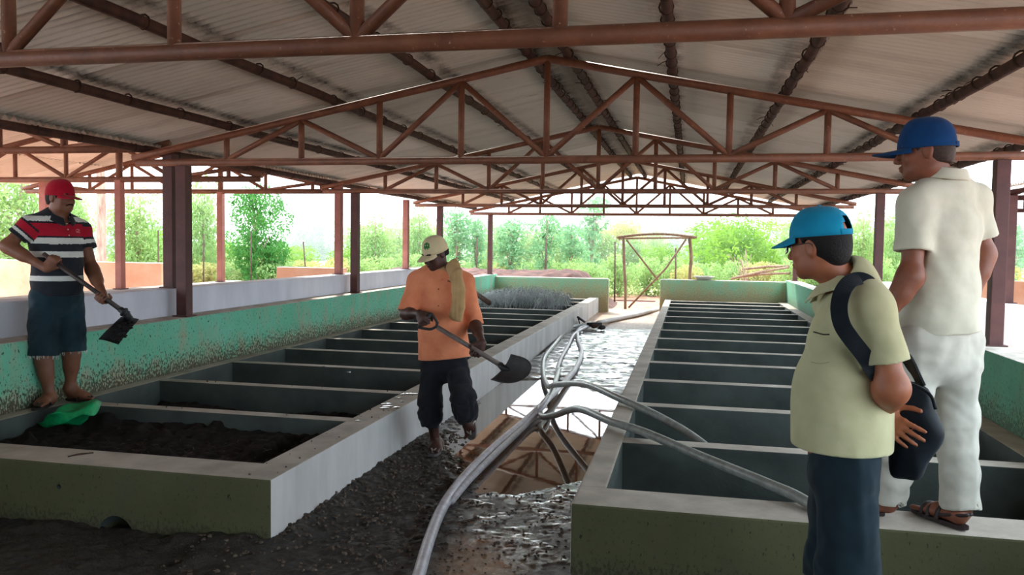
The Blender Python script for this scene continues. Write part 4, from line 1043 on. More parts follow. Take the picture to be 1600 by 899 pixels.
cloth_part(P3, 'polo_shirt', F, wht); solid(put('collar', collar(P3, H, J['neck']+up*.008, .071, .046), wht, P3.root), .004)
gry = cloth('pale_grey_trousers', srgb(194, 190, 178), srgb(178, 174, 162), fold=.5)
F = P3.new(); F.slab(P3.hm-up*.06, P3.hm+up*.08, lat, fw, .165, .135, .16, .13, .03)
for q, sd_ in (('L', 3), ('R', 9)):
    tube_part(P3, F, J['H'+q]-fw*.01, J['K'+q], 1.05, .106, .086, .03, amp=.006, seed=sd_)
    tube_part(P3, F, J['K'+q], J['A'+q], .99, .086, .083, .03, amp=.008, seed=sd_+1, start=-.1)
F.folds(.011, 6, 7, n=6, dirs=(.6, .6, 1)); cloth_part(P3, 'pale_trousers', F, gry)
dsn = simple('dark_sandal', srgb(48, 36, 36), None, 5, .5); P3.sandal(hr, tr, (0, 0, 1), dsn, dsn, strap='bars'); P3.sandal(hl, tl, (0, 0, 1), dsn, dsn, strap='bars')

# ---------------------------------------------------------------- man in the light blue cap, nearest, hands behind his back
F3 = nrm((-.90, .43, 0)); L3 = np.array((-.43, -.90, 0))
jN = dict(SL=at(1364, 482, 2.86), SR=at(1302, 470, 3.16), EL=at(1394, 606, 2.83), ER=at(1362, 600, 3.26), HL=at(1326, 718, 2.93), HR=at(1312, 714, 3.07),
          KL=at(1325, 905, 2.90), KR=at(1306, 895, 3.08), neck=at(1322, 442, 3.0), top=at(1280, 318, 3.0), WL=at(1372, 646, 3.06), WR=at(1380, 652, 3.02))
for q in 'LR': k_ = jN['K'+q]; jN['A'+q] = np.array((k_[0]+.02, k_[1], .09))
P4 = Person('person in a light blue cap and pale polo shirt nearest the camera, hands clasped behind', (.48, 3.0, 0), jN, F3, skin('warm_skin', srgb(166, 102, 72), srgb(144, 84, 58)), .005)
J = P4.J; H = Head(at(1280, 385, 3.0), (-.83, .55, -.10), (-.06, 0, 1), .98)
F = P4.new(J['AL']*0+np.minimum(P4.lo, (0, 2.6, -.02))+np.array((.0, 0, 0)), P4.hi); F.lo[0] = .12
F = P4.new(np.array((.08, 2.62, -.01)), np.array((.95, 3.48, 1.80)))
P4.torso(F, -.004, .03, .94); H.grow(F, J['neck']-P4.up*.03, .060, 1.05)
P4.limb(F, 'SL', 'EL', .050, .044); P4.limb(F, 'EL', 'WL', .046, .030, (.1, .4, .046))
P4.limb(F, 'SR', 'ER', .050, .042); P4.limb(F, 'ER', 'WR', .042, .028)
hd_ = nrm(at(1432, 690, 2.94)-J['WR']); hn = nrm(np.array((.35, .9, -.1))); hs = np.cross(hn, hd_); hs = hs if hs[2] > 0 else -hs
hand(F, J['WR']-hd_*.02, hd_, hn-hd_*np.dot(hn, hd_), hs, [(.05, .15, .1), (.12, .15, .1), (.2, .2, .1), (.28, .2, .1)], thumb='open', size=1.02, spread=.10, k=.004)
hd2 = nrm(np.array((.2, 1, .05))); hand(F, J['WL'], hd2, (1, -.2, .1), (0, 0, 1), (.6, .7, .5), size=.95)
for q in 'LR': P4.limb(F, 'H'+q, 'K'+q, .080, .056); P4.limb(F, 'K'+q, 'A'+q, .054, .038)
zs = .035; ft = []
for q, sd_ in (('L', 1), ('R', -1)):
    hh = J['A'+q]+np.array((.05, -.02, 0)); hh[2] = zs; tt = hh+F3*.25; P4._side = sd_; P4.foot(F, J['A'+q], hh, tt, (0, 0, 1)); ft.append((hh, tt))
P4.skin_mesh('body', F, P4.skin); P4.eyes(H); P4.brows(H, M['hair'])
F = P4.new(H.c-.2, H.c+.25, .004); H.hair(F, -.078, .010, .022, .050); P4.skin_mesh('hair', F, M['hair'])
sky = cloth('light_blue_cap_cloth', srgb(24, 146, 184), srgb(14, 128, 166), fold=.1); P4.cap(H, sky, hole=True, tilt=.02, droop=.40, brim=.074, size=1.03, rim=.034, hh=.86)
g = MB(); gm = simple('spectacle_frame', srgb(30, 28, 32), None, 5, .3, spec=.6)
for q in (-1, 1):
    g.tube([H.p(q*.033+.022*math.cos(a), .112-.02*abs(math.cos(a))*(q*math.cos(a) > 0), .000+.017*math.sin(a)) for a in np.linspace(0, 2*math.pi, 21)], .0016, 6, False)
    g.tube(spline([H.p(q*.055, .095, .008), H.p(q*.074, .04, .012), H.p(q*.082, -.005, .012), H.p(q*.080, -.018, -.006)], 5), .0018, 6)
g.tube([H.p(-.012, .113, .004), H.p(0, .116, .007), H.p(.012, .113, .004)], .0016, 6)
gl = g.build('spectacles', gm, P4.root, True)
t = NT('lens_glass'); t.set(Base_Color=(1, 1, 1, 1), Roughness=.02, IOR=1.1); t.b.inputs['Transmission Weight'].default_value = 1.0; M['lens'] = t.m
for q in (-1, 1):
    V = [H.p(q*.033+.021*math.cos(a), .112-.02*abs(math.cos(a))*(q*math.cos(a) > 0), .016*math.sin(a)) for a in np.linspace(0, 2*math.pi, 21)[:-1]]
    put('lens', mesh_from(V, [tuple(range(20))], False), M['lens'], gl)
crm = cloth('pale_khaki_polo', srgb(188, 182, 144), srgb(176, 170, 132), fold=.4); up, fw, lat = P4.up, P4.F, P4.lat
F = P4.new(np.array((.08, 2.62, .7)), np.array((.95, 3.48, 1.62)))
P4.torso(F, .018, .036, .98); F.slab(P4.hm-up*.10, P4.hm+up*.24+fw*.02, lat, fw, .198, .156, .172, .152, .05)
for a, b, f in (('SL', 'EL', .70), ('SR', 'ER', .66)): tube_part(P4, F, J[a], J[b], f, .066, .074, .03, amp=.004)
F.folds(.008, 4.5, 21, dirs=(1, 1, .7)); F.clip(at(1318, 708, 2.9), -up); neckline(F, P4, H, J['neck'], .064, .08)
cloth_part(P4, 'polo_shirt', F, crm); solid(put('collar', collar(P4, H, J['neck']-up*.010, .066, .050), crm, P4.root), .004)
trs = cloth('dark_teal_trousers', srgb(30, 46, 54), srgb(22, 36, 44), fold=.5)
F = P4.new(np.array((.08, 2.62, .02)), np.array((.95, 3.48, 1.05))); F.slab(P4.hm-up*.06, P4.hm+up*.06, lat, fw, .148, .118, .145, .118, .03)
for q, sd_ in (('L', 3), ('R', 9)):
    tube_part(P4, F, J['H'+q], J['K'+q], 1.02, .096, .104, .04, amp=.006, seed=sd_); tube_part(P4, F, J['K'+q], J['A'+q], .95, .104, .106, .03, amp=.008, seed=sd_+1, start=-.1)
F.folds(.009, 5, 7, dirs=(1, 1, .25)); cloth_part(P4, 'dark_trousers', F, trs)
for hh, tt in ft: P4.sandal(hh, tt, (0, 0, 1), dsn, dsn, strap='bars')

# pocket slits and the chest badge, sewn on where the shirts carry them
from mathutils.bvhtree import BVHTree
def sewn(person, shirt, pts, w, name, mat, closed=False):
    o = [c for c in person.root.children if c.name.split('.')[0] == shirt][0]; off = Vector(person.root.location)
    bv = BVHTree.FromPolygons([v.co+off for v in o.data.vertices], [tuple(p.vertices) for p in o.data.polygons]); P = []
    for u, v in pts:
        d = Vector(nrm(_fw+CR*(u-800)/FPX-CU*(v-449.5)/FPX)); h, n, _, _ = bv.ray_cast(Vector((0, 0, EYE)), d)
        if h is not None: P.append(np.array(h+n*.0015 if n.dot(d) < 0 else h-n*.0015))
    if len(P) > 1: MB().tube(spline(P, 3), w, 6).build(name, mat, person.root, True)
dk = simple('dark_seam', srgb(60, 54, 44), None, 5, .9)
sewn(P4, 'polo_shirt', [(1272, 519), (1279, 521), (1287, 523), (1296, 523)], .0026, 'pocket_slit', dk)
sewn(P4, 'polo_shirt', [(1268, 566), (1276, 568), (1286, 568), (1296, 566)], .0014, 'pocket_seam', cloth('seam_khaki', srgb(160, 154, 118)))
sewn(P2, 'orange_shirt', [(699, 439), (703, 440), (706, 442)], .004, 'pocket_slit', dk)
sewn(P1, 'polo_shirt', [(118, 360), (121, 358.5), (124, 360), (121, 362), (118.5, 362.5), (124.5, 363.5)], .0022, 'chest_emblem', cloth('emblem_thread', srgb(214, 140, 140)))
# the shoulder bag
def bagpt(u, v, off=0.0, x0=.66, y0=3.09):
    Y = y0
    for _ in range(12): p = at(u, v, Y); Y = y0+(p[0]-x0)*(-.36/.93)+off
    return at(u, v, Y)
bagm = cloth('navy_bag_cloth', srgb(15, 24, 32), srgb(9, 15, 22), rough=.6, fold=.6)
out = [(1392, 604), (1420, 596), (1450, 608), (1462, 640), (1475, 672), (1472, 694), (1452, 722), (1438, 749), (1416, 749), (1392, 742), (1388, 700), (1386, 650)]
ring = spline([bagpt(*p) for p in out]+[bagpt(*out[0])], 4)[:-1]; c = np.mean(ring, 0); nb = np.array((-.36, -.93, 0)); V = []; Fc = []; n = len(ring); lv = [1, .97, .88, .7, .45, .2]
for sgn in (1, -1):
    for r_ in lv:
        th = .052*(1-r_**3.5)**.5
        for p in ring:
            q = c+(p-c)*r_; w_ = .010*math.sin(q[2]*38+q[0]*25)*(1-r_); V.append(q+nb*sgn*(th+w_+.004))
    V.append(c+nb*sgn*.056)
half = n*len(lv)+1
for h_ in (0, 1):
    b = h_*half
    for j in range(len(lv)-1):
        for i in range(n):
            f = (b+j*n+i, b+j*n+(i+1) % n, b+(j+1)*n+(i+1) % n, b+(j+1)*n+i); Fc.append(f if not h_ else f[::-1])
    for i in range(n): f = (b+(len(lv)-1)*n+i, b+(len(lv)-1)*n+(i+1) % n, b+half-1); Fc.append(f if not h_ else f[::-1])
for i in range(n): Fc.append((i, half+i, half+(i+1) % n, (i+1) % n))
bag = empty('shoulder_bag', c, 'dark navy shoulder bag hanging behind the man in the light blue cap', 'bag')
bd = put('bag_body', mesh_from(V, Fc), bagm, bag)
st = [bagpt(1440, 604), bagpt(1428, 580), bagpt(1408, 545), at(1392, 505, 2.93), at(1378, 470, 2.91), at(1362, 446, 2.88), at(1345, 436, 2.88), at(1328, 441, 2.85), at(1316, 458, 2.81), at(1311, 482, 2.78), at(1316, 508, 2.765), at(1330, 530, 2.77), at(1350, 556, 2.80), at(1372, 590, 2.86), bagpt(1390, 612, .03)]
sp = spline(st, 6); V = []; Fc = []; ctr = P4.sm-P4.up*.1
for i, p in enumerate(sp):
    tg = nrm(sp[min(len(sp)-1, i+1)]-sp[max(0, i-1)]); o_ = nrm(p-(ctr+P4.up*np.clip((p-ctr)@P4.up, -.4, .08))); w_ = nrm(np.cross(tg, o_)); o_ = np.cross(w_, tg)
    for a, b in ((-.026, -.003), (.026, -.003), (.026, .005), (-.026, .005)): V.append(p+w_*a+o_*b)
for i in range(len(sp)-1):
    for k in range(4): Fc.append((i*4+k, i*4+(k+1) % 4, i*4+4+(k+1) % 4, i*4+4+k))
Fc += [(0, 3, 2, 1), tuple(len(V)-4+k for k in range(4))]
put('strap', mesh_from(V, Fc, False), bagm, bag)
f0 = [bagpt(1388, 606, -.055), bagpt(1420, 600, -.06), bagpt(1452, 616, -.055), bagpt(1462, 640, -.058)]
MB().tube(spline(f0, 6), .006, 6).build('flap_seam', bagm, bag, True)

# ------------------------------------------------------------------ hoses
def hose(pts, r, label, mat, n=10, group='hoses in the lane'):
    o = empty('hose', pts[0], label, 'hose', group); MB().tube(spline(pts, n), r, 12).build('tube', mat, o, True); return o
g = lambda u, v, z=.035: atz(u, v, z)
h1 = hose([g(648, 925), g(655, 897), g(672, 840), g(692, 793), g(722, 750), g(768, 703), g(818, 660), g(846, 634, .05), g(862, 618, .06), g(882, 598), g(901, 573), g(909, 549), g(903, 531), g(905, 514, .05), g(926, 508, .07)], .031,
          'thick pale grey hose running from the front of the lane to the far coupling', M['hose'])
h2 = hose([g(704, 784, .03), g(735, 748, .03), g(780, 704, .03), g(830, 656, .035), g(852, 630, .11), g(866, 603, .05), g(874, 566), g(888, 540), g(899, 521, .06), g(925, 507, .07)], .024,
          'thinner grey hose lying alongside the thick one, in the middle strand', M['hose'])
h3 = hose([g(922, 505, .08), g(888, 514, .05), g(866, 538, .04), g(850, 560, .035), g(849, 586, .035), g(857, 604, .06), np.array((-1.22, 7.75, .20)), np.array((-.85, 7.0, .345)), atz(966, 622, .385), np.array((-.2, 5.83, .352)), np.array((.06, 5.53, .28)), np.array((.30, 5.28, .15)), np.array((.5, 5.2, -.02))], .028,
          'grey hose of the left strand, bending over the right bed rim into its second cell', M['hose_mid'])
h4 = hose([g(874, 577, .05), g(862, 612, .10), g(845, 636, .07), g(847, 651, .06), np.array((-1.05, 6.63, .14)), np.array((-.78, 6.0, .33)), atz(955, 659, .385), np.array((-.24, 5.10, .388)), np.array((.1, 4.64, .375)), np.array((.4, 4.20, .378)), np.array((.56, 3.93, .376)), np.array((.70, 3.70, .30))], .027,
          'grey hose crossing the nearest cell of the right bed to its front rim', M['hose_mid'])
c = g(929, 509, .08); o = empty('hose_coupling', c, 'dark brown coupling tied round the far hose ends', 'coupling')
MB().blob(c, (.075, .09, .05), 3, .2, 2).build('binding', M['wood_dark'], o, True); mb = MB(); mb.tube([c+np.array((-.13, -.05, .02)), c+np.array((.12, .05, .02))], .04, 10); mb.blob(c+np.array((.14, -.12, -.02)), (.07, .06, .045), 5, .25, 2); mb.build('clamp', M['iron'], o, True)
o = empty('white_pipe', g(934, 505), 'pale pipe from the hose coupling to the end of the right bed', 'pipe'); MB().tube(spline([g(934, 505, .07), g(965, 498, .05), g(1000, 491, .05), g(1029, 482, .05)], 6), .045, 10).build('tube', M['concrete_side'], o, True)
o = empty('steel_bracket', (XL+.05, 15.6, .2), 'small black bracket leaning on the corridor face of the left bed', 'bracket')
MB().tube([atz(903, 496, .26), (XL+.16, 15.7, .02)], .022, 8).build('bar', M['iron'], o, True); MB().tube([atz(903, 496, .26), (XL+.03, 15.45, .03)], .012, 8).build('brace', M['iron'], o, True)

# manure in the front cells of the left bed
def heap(name, x0, x1, y0, y1, f, label, mat, step=.018, skirt=-.04):
    nx, ny = int((x1-x0)/step)+1, int((y1-y0)/step)+1
    X, Y = np.meshgrid(np.linspace(x0, x1, nx), np.linspace(y0, y1, ny), indexing='ij'); Hh = f(X, Y)
    I = np.arange(nx*ny).reshape(nx, ny); Q = np.stack([I[:-1, :-1], I[1:, :-1], I[1:, 1:], I[:-1, 1:]], -1).reshape(-1, 4)
    o = put(name, quads_mesh(np.stack([X, Y, Hh], -1).reshape(-1, 3), Q), mat); return tag(o, label, 'manure', kind='stuff')
heap('manure_heap', WL+.135, XL-.205, YF+.285, 5.088, lambda x, y: .215+.05*(fbm(x*3, y*3)-.5)+.07*(fbm(x*16, y*16)-.5)+.05*sstep(.5, .7, fbm(x*5+3, y*5))+.03*sstep(4.6, 5.05, y), 'black manure filling the front cell of the left bed', M['compost'])
heap('manure_heap', WL+.135, XL-.205, 5.215, 6.138, lambda x, y: .10+.12*sstep(5.5, 6.1, y)*fbm(x*2.5, y*2.5)+.07*(fbm(x*16, y*16)-.5), 'black manure low in the second cell of the left bed', M['compost'])
mb = MB(); rnd = random.Random(31)
for i in range(80):
    p = np.array((rnd.uniform(-3.6, -2.35), rnd.uniform(4.05, 4.6), .285)); p[2] = .235+.05*rnd.random(); a = rnd.uniform(0, 6.28); d = np.array((math.cos(a), math.sin(a), rnd.uniform(-.1, .35)))*rnd.uniform(.015, .045)
    mb.tube([p, p+d*.5+np.array((0, 0, .006)), p+d], .001, 4)
tag(mb.build('straw_bits', M['soil_clod'], None, True), 'bits of pale straw on the black manure in the front cell', 'straw', kind='stuff')
# green sack
def patch(P, n=24, amp=.012, seed=2, fr=9):
    """cloth over a grid of control points"""
    P = np.array(P, float); R = np.array([spline(list(r), n//(len(r)-1)) for r in P]); R = np.array([spline(list(R[:, k]), n//(len(P)-1)) for k in range(R.shape[1])])
    a, b = R.shape[:2]; I = np.arange(a*b).reshape(a, b); U, W_ = np.meshgrid(np.linspace(0, 1, a), np.linspace(0, 1, b), indexing='ij')
    R[..., 2] += amp*(np.sin(U*fr+3*W_)+np.sin(W_*fr*1.4+4*U+1)+1.5*(fbm(U*6+seed, W_*6)-.5)); Q = np.stack([I[:-1, :-1], I[1:, :-1], I[1:, 1:], I[:-1, 1:]], -1).reshape(-1, 4)
    return quads_mesh(R.reshape(-1, 3), Q)
sk = put('green_sack', patch([[g(94, 639, .372), g(118, 632, .385), g(144, 623, .415), g(159, 629, .39)], [g(82, 648, .36), g(112, 643, .37), g(143, 635, .40), g(155, 638, .375)], [g(70, 658, .30), g(98, 656, .32), g(128, 650, .345), g(141, 648, .352)], [g(58, 663, .265), g(78, 668, .255), g(112, 665, .26), g(136, 652, .30)]]), M['sack'])
solid(sk, .006); tag(sk, 'crumpled bright green woven sack on the bed rim by the striped man', 'sack')
# dry grass heap
rs = np.random.RandomState(4); V = []; Q = []
for i in range(3400):
    cx = rs.uniform(-4.15, -2.42); cy = rs.uniform(15.9, 17.3); top = .42+.28*math.sin((cx+4.3)*1.55)**.5*rs.uniform(.6, 1.05)*(1-abs(cy-16.7)*.5) if cx > -4.3 else .4
    a = rs.uniform(0, 6.28); L = rs.uniform(.2, .55); d = np.array((math.cos(a)*.6, -abs(math.sin(a))*(1 if cy < 16.6 else -.4), 0)); p0 = np.array((cx, cy, top*rs.uniform(.75, 1.03)))
    w = nrm(np.cross(d, (0, 0, 1)))*.006; b = len(V)
    for t_ in (0, .35, .7, 1): q = p0+d*L*t_+np.array((0, 0, .10*t_-.42*t_*t_*rs.uniform(.5, 1))); q[2] = max(q[2], .0); V += [q-w*(1.1-t_), q+w*(1.1-t_)]
    for k in range(3): Q.append((b+2*k, b+2*k+1, b+2*k+3, b+2*k+2))
o = put('dry_grass', quads_mesh(np.array(V), np.array(Q), False), M['straw']); tag(o, 'grey heap of dry grass lying across the far end of the left bed', 'dry grass', kind='stuff')
o = heap('grass_core', -4.1, -2.5, 15.95, 17.2, lambda x, y: .20+.30*np.sin(np.clip((x+4.15)/1.7, 0, 1)*3.1416)**.5*np.sin(np.clip((y-15.9)/1.35, 0, 1)*3.1416)**.5+.05*fbm(x*9, y*9), 'dense middle of the dry grass heap on the left bed', M['straw_dark'], .05); o['category'] = 'dry grass'
o = empty('plank', (-4.2, 15.2, .35), 'dark plank leaning into the left bed beside the dry grass', 'plank'); MB().tube([at(738, 455, 15.2), at(765, 474, 14.9)], .05, 8).build('board', M['wood_dark'], o, True)
# small things on the rims
mb = MB(); a, b = g(106, 714, HB+.006), g(146, 708, HB+.008); mb.tube(spline([a, a*.6+b*.4+np.array((0, .012, .004)), b], 6), .004, 6); mb.tube(spline([a, a*.5+b*.5+np.array((0, -.016, .004)), a*.15+b*.85], 6), .003, 6)
tag(mb.build('twig', M['wood_dark']), 'thin twig lying on the front rim of the left bed', 'twig')
t = NT('wet_spot'); t.set(Base_Color=srgb(120, 116, 110), Roughness=.04); t.b.inputs['Specular IOR Level'].default_value = 1; M['wet'] = t.m
mb = MB(); mb.smooth = True; rnd = random.Random(6)
for u, v, k in ((640, 617, 1.2), (622, 622, .5), (610, 637, 1.1), (605, 632, .7), (560, 657, .5), (628, 628, .35), (545, 602-20, .3), (505, 573, .3)):
    c = g(u, v, HB+.001)
    for j in range(3): mb.blob(c+np.array((rnd.uniform(-.04, .04)*k, rnd.uniform(-.05, .05)*k, 0)), (.045*k*rnd.uniform(.5, 1), .055*k*rnd.uniform(.5, 1), .004), j, .12, 2)
tag(mb.build('spilled_water', M['wet'], None, True), 'small wet puddles shining on the rim of the left bed', 'water', kind='stuff')
mb = MB(); rnd = random.Random(16)
for i in range(30):
    if i % 3: p = np.array((XL-.2+rnd.uniform(.01, .19), rnd.uniform(3.75, 6.2), HB+.003))
    else: p = np.array((rnd.uniform(-4.2, -2.3), rnd.choice((6.2, 5.15)), HB+.001))
    mb.blob(p, rnd.uniform(.003, .008), i, .3, 1)
tag(mb.build('soil_clods', M['soil_clod']), 'scattered crumbs of soil on the left bed rims', 'soil', kind='stuff')
mb = MB(); rnd = random.Random(17)
for i in range(1500):
    y = rnd.uniform(2.6, 6.4); x = XL+abs(rnd.gauss(0, .42)) if y > YF else rnd.uniform(-2.4, -1.0)
    if x > -1.1: continue
    hgt = float(ground_h(np.array([x]), np.array([y]))[0][0]); s_ = rnd.uniform(.004, .013); mb.blob((x, y, hgt+s_*.4), (s_*1.2, s_, s_*.8), i, .3, 1)
for i in range(380):
    y = rnd.uniform(3.3, 5.3); x = rnd.uniform(-1.3, -.53); hgt = float(ground_h(np.array([x]), np.array([y]))[0][0])
    if hgt < -.008: continue
    s_ = rnd.uniform(.003, .008); mb.blob((x, y, hgt+s_*.3), (s_*1.3, s_, s_*.7), i, .3, 1)
tag(mb.build('manure_crumbs', M['soil_clod']), 'dark manure crumbs spilled along the left side of the lane', 'manure', kind='stuff')
# basin on the end wall
c = np.array((at(1100, 434, 19.1)[0], 19.1, .80)); o = empty('basin', c, 'shallow pale basin resting on the right end wall', 'basin')
prof = [(0, .0), (.13, .0), (.20, .045), (.235, .075), (.228, .08), (.19, .05), (.12, .012), (0, .010)]; V = []; Fc = []; n = 28
for r_, z_ in prof:
    for i in range(n): q = 2*math.pi*i/n; V.append(c+np.array((r_*math.cos(q), r_*math.sin(q), z_+.002)))
for j in range(len(prof)-1):
    for i in range(n): Fc.append((j*n+i, j*n+(i+1) % n, (j+1)*n+(i+1) % n, (j+1)*n+i))
put('bowl', mesh_from(V, Fc), M['enamel'], o); MB().torus(c+np.array((0, 0, .079)), (0, 0, 1), .232, .007, 28, 6).build('rim', M['enamel'], o, True)
# pole gate beyond the lane
GY = 20.2; o = empty('pole_gate', (-.75, GY, 0), 'rough wooden pole frame with crossed braces standing in the gap beyond the lane', 'gate')
P = lambda u, v, dy=0: at(u, v, GY+dy); dn = lambda p: np.array((p[0], p[1], -.05))
a = P(974, 370); MB().tube(spline([dn(P(977, 480)), P(977, 450), P(975, 410), a], 4), [.036]*12+[.034], 10).build('upright', M['wood'], o, True)
b = P(1077, 369); MB().tube(spline([dn(P(1078, 437)), P(1078, 430), P(1080, 402), b], 4), [.042]*12+[.040], 10).build('upright', M['wood'], o, True)
MB().tube(spline([P(964, 371, -.06), P(1000, 367, -.06), P(1040, 366, -.06), P(1089, 371, -.06)], 5), .032, 10).build('top_rail', M['wood'], o, True)
MB().tube(spline([P(966, 373, .06), P(1020, 372, .06), P(1086, 372, .06)], 5), .026, 10).build('top_rail', M['wood'], o, True)
MB().tube([P(979, 375, .05), P(1000, 402, .05), P(1028, 438, .05)], .022, 8).build('brace', M['wood'], o, True)
MB().tube([P(1072, 374, -.05), P(1040, 420, -.05), P(982, 481, -.05)], .024, 8).build('brace', M['wood'], o, True)
# mound of earth behind the left bed
heap_o = heap('earth_mound', -9, -.9, 19.9, 23.5, lambda x, y: -.08+(.95+.25*(fbm(x*1.5, y*1.5)-.5))*np.sin(np.clip((y-19.9)/3.6, 0, 1)*3.1416)**.7*sstep(-1.75, -2.9, x)*sstep(-9, -8, x)+.10*(fbm(x*5, y*5)-.5)*sstep(-1.75, -2.2, x), 'long low mound of dark red earth behind the left end wall', M['mound'], .06); heap_o['category'] = 'mound'
# poles lying behind the right bed
for i, (a, b) in enumerate((((1142, 436), (1232, 418)), ((1150, 433), (1236, 427)), ((1160, 421), (1236, 416)))):
    o = put('fallen_pole', MB().tube([at(*a, 22.5+i*.3), (at(*a, 22.5)+at(*b, 23))/2+np.array((0, 0, .03)), at(*b, 23+i*.3)], [.03, .035, .03], 8).mesh(True), M['wood'])
    tag(o, ['lowest pale pole lying behind the right end wall', 'middle pale pole lying behind the right end wall', 'uppermost pale pole lying behind the right end wall'][i], 'pole', 'poles lying behind the right end wall')
rnd = random.Random(2); mb = MB(); base = np.array((at(1172, 436, 23)[0], 23, -.02))
for i in range(18):
    t0 = base+np.array((rnd.uniform(-.15, .15), rnd.uniform(-.1, .1), 0)); e = at(1158+rnd.uniform(-8, 10), 392+rnd.uniform(0, 16), 23)+np.array((0, rnd.uniform(-.3, .3), 0)); mb.tube(spline([t0, (t0+e)/2+np.array((rnd.uniform(-.09, .09), 0, 0)), e+np.array((rnd.uniform(-.16, .16), 0, rnd.uniform(-.3, .1)))], 3), .007, 5)
tag(mb.build('dead_branches', M['bark'], None, True), 'grey leafless dead branches leaning behind the right bed', 'branches')

hz = put('haze', MB().box(-150, 150, 24.5, 160, -.5, 45).mesh(), M['haze']); tag(hz, 'thin bright morning haze over the fields', 'haze', kind='stuff')
# ------------------------------------------------------------------ trees and shrubs beyond the sheds
def leaf_mesh(n, blobs, size, seed, shell=.55, droop=.3):
    r = np.random.RandomState(seed); bl = np.array(blobs, float); vol = (bl[:, 3]*bl[:, 4]*bl[:, 5])**.67; k = r.choice(len(bl), n, p=vol/vol.sum())
    d = r.randn(n, 3); d /= np.linalg.norm(d, axis=1)[:, None]; rad = (shell+(1-shell)*r.rand(n))**.6
    c = bl[k, :3]+d*rad[:, None]*bl[k, 3:6]*(1+.25*(r.rand(n)-.5))[:, None]
    a = r.randn(n, 3)+d*.6-np.array((0, 0, droop)); a /= np.linalg.norm(a, axis=1)[:, None]; b = np.cross(a, r.randn(n, 3)); b /= np.linalg.norm(b, axis=1)[:, None]+1e-9
    L = size*r.uniform(.6, 1.3, n)[:, None]; W = L*.38; nn = np.cross(a, b)*L*.12
    V = np.stack([c-a*L*.5, c+b*W*.5+nn, c+a*L*.5, c-b*W*.5+nn], 1).reshape(-1, 3); return quads_mesh(V, np.arange(4*n).reshape(-1, 4), False)
def blobs_tree(seed, n, h0, spread, top=1.0, r=(.14, .26)):
    rr = random.Random(seed); out = []
    for i in range(n):
        t_ = rr.random(); z = h0+(top-h0)*t_; w = spread*(1-abs(t_-.45)*.9); q = rr.uniform(0, 6.28); d = w*rr.random()**.6; s_ = rr.uniform(*r); out.append((d*math.cos(q), d*math.sin(q), z-s_*.5, s_*rr.uniform(.8, 1.3), s_*rr.uniform(.8, 1.3), s_*rr.uniform(.6, 1)))
    return out
KIND = {}
def kind(nm, n, blobs, size, mat, seed, stems, bark):
    lm = leaf_mesh(n, blobs, size, seed); lm.materials.append(M[mat])
    mb = MB(); rr = random.Random(seed)
    if stems == 1:
        tops = sorted(blobs, key=lambda b: -b[2]); mb.tube(spline([(0, 0, -.03), (.01, .01, .35), (tops[0][0]*.5, tops[0][1]*.5, tops[0][2])], 5), [.022-.0013*i for i in range(11)], 8)
        for b in blobs[:8]: z = rr.uniform(.25, .6)*b[2]; mb.tube([(0.005, 0.005, z), (b[0]*.5, b[1]*.5, z+(b[2]-z)*.6), b[:3]], [.012, .008, .004], 6)
    else:
        for b in blobs[:stems]: mb.tube(spline([(rr.uniform(-.05, .05), rr.uniform(-.05, .05), -.03), (b[0]*.4, b[1]*.4, b[2]*.6), b[:3]], 3), .008, 5)
    sm = mb.mesh(True); sm.materials.append(M[bark]); KIND[nm] = (lm, sm)
kind('loose', 4200, blobs_tree(1, 26, .30, .30), .050, 'leaf_pale', 1, 1, 'bark')
kind('dense', 6500, blobs_tree(2, 26, .18, .34, 1, (.16, .26)), .050, 'leaf_green', 2, 1, 'bark')
kind('slim', 2600, blobs_tree(3, 22, .18, .15, 1, (.07, .14)), .045, 'leaf_blue', 3, 1, 'bark')
kind('bush', 6500, blobs_tree(4, 24, .15, .62, .95, (.22, .36)), .060, 'leaf_yellow', 4, 7, 'bark')
kind('shrub', 2200, blobs_tree(5, 16, .2, .45, .95, (.16, .30)), .085, 'leaf_pale', 5, 7, 'bark')
kind('weed', 1500, blobs_tree(6, 14, .15, .5, .95, (.18, .32)), .10, 'leaf_dry', 6, 7, 'bark')
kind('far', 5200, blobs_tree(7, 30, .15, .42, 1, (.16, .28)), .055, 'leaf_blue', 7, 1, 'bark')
kind('flat', 4200, [(random.Random(i).uniform(-.5, .5), random.Random(i+50).uniform(-.4, .4), .72+.2*random.Random(i+90).random(), .26, .26, .10) for i in range(16)], .045, 'leaf_dry', 8, 1, 'bark')
CAT = {'loose': 'tree', 'dense': 'tree', 'slim': 'tree', 'far': 'tree', 'flat': 'tree', 'bush': 'bush', 'shrub': 'shrub', 'weed': 'shrub'}
NAME = {'loose': 'leafy_tree', 'dense': 'dense_tree', 'slim': 'slim_tree', 'far': 'distant_tree', 'flat': 'flat_topped_tree', 'bush': 'bush', 'shrub': 'leafy_shrub', 'weed': 'dry_shrub'}
def plant(k, u, vtop, wpx, Y, label, group=None):
    p = at(u, 440, Y); top = at(u, vtop, Y)[2]; dist = math.hypot(p[0], Y); w = wpx*dist*.97/FPX
    o = empty(NAME[k], (p[0], Y, 0), label, CAT[k], group, rz=random.Random(int(u*7+Y)).uniform(0, 6.28))
    o.scale = (w, w, max(.4, top)) if k in ('loose', 'dense', 'slim', 'far') else (w*.8, w*.8, max(.35, top))
    if k in ('loose', 'dense', 'far'): o.scale = (w*1.15, w*1.15, top)
    if k == 'slim': o.scale = (w*2.1, w*2.1, top)
    for nm, me in zip(('foliage', 'trunk' if CAT[k] == 'tree' else 'stems'), KIND[k]):
        q = bpy.data.objects.new(nm, me); COL.objects.link(q); q.parent = o
    return o
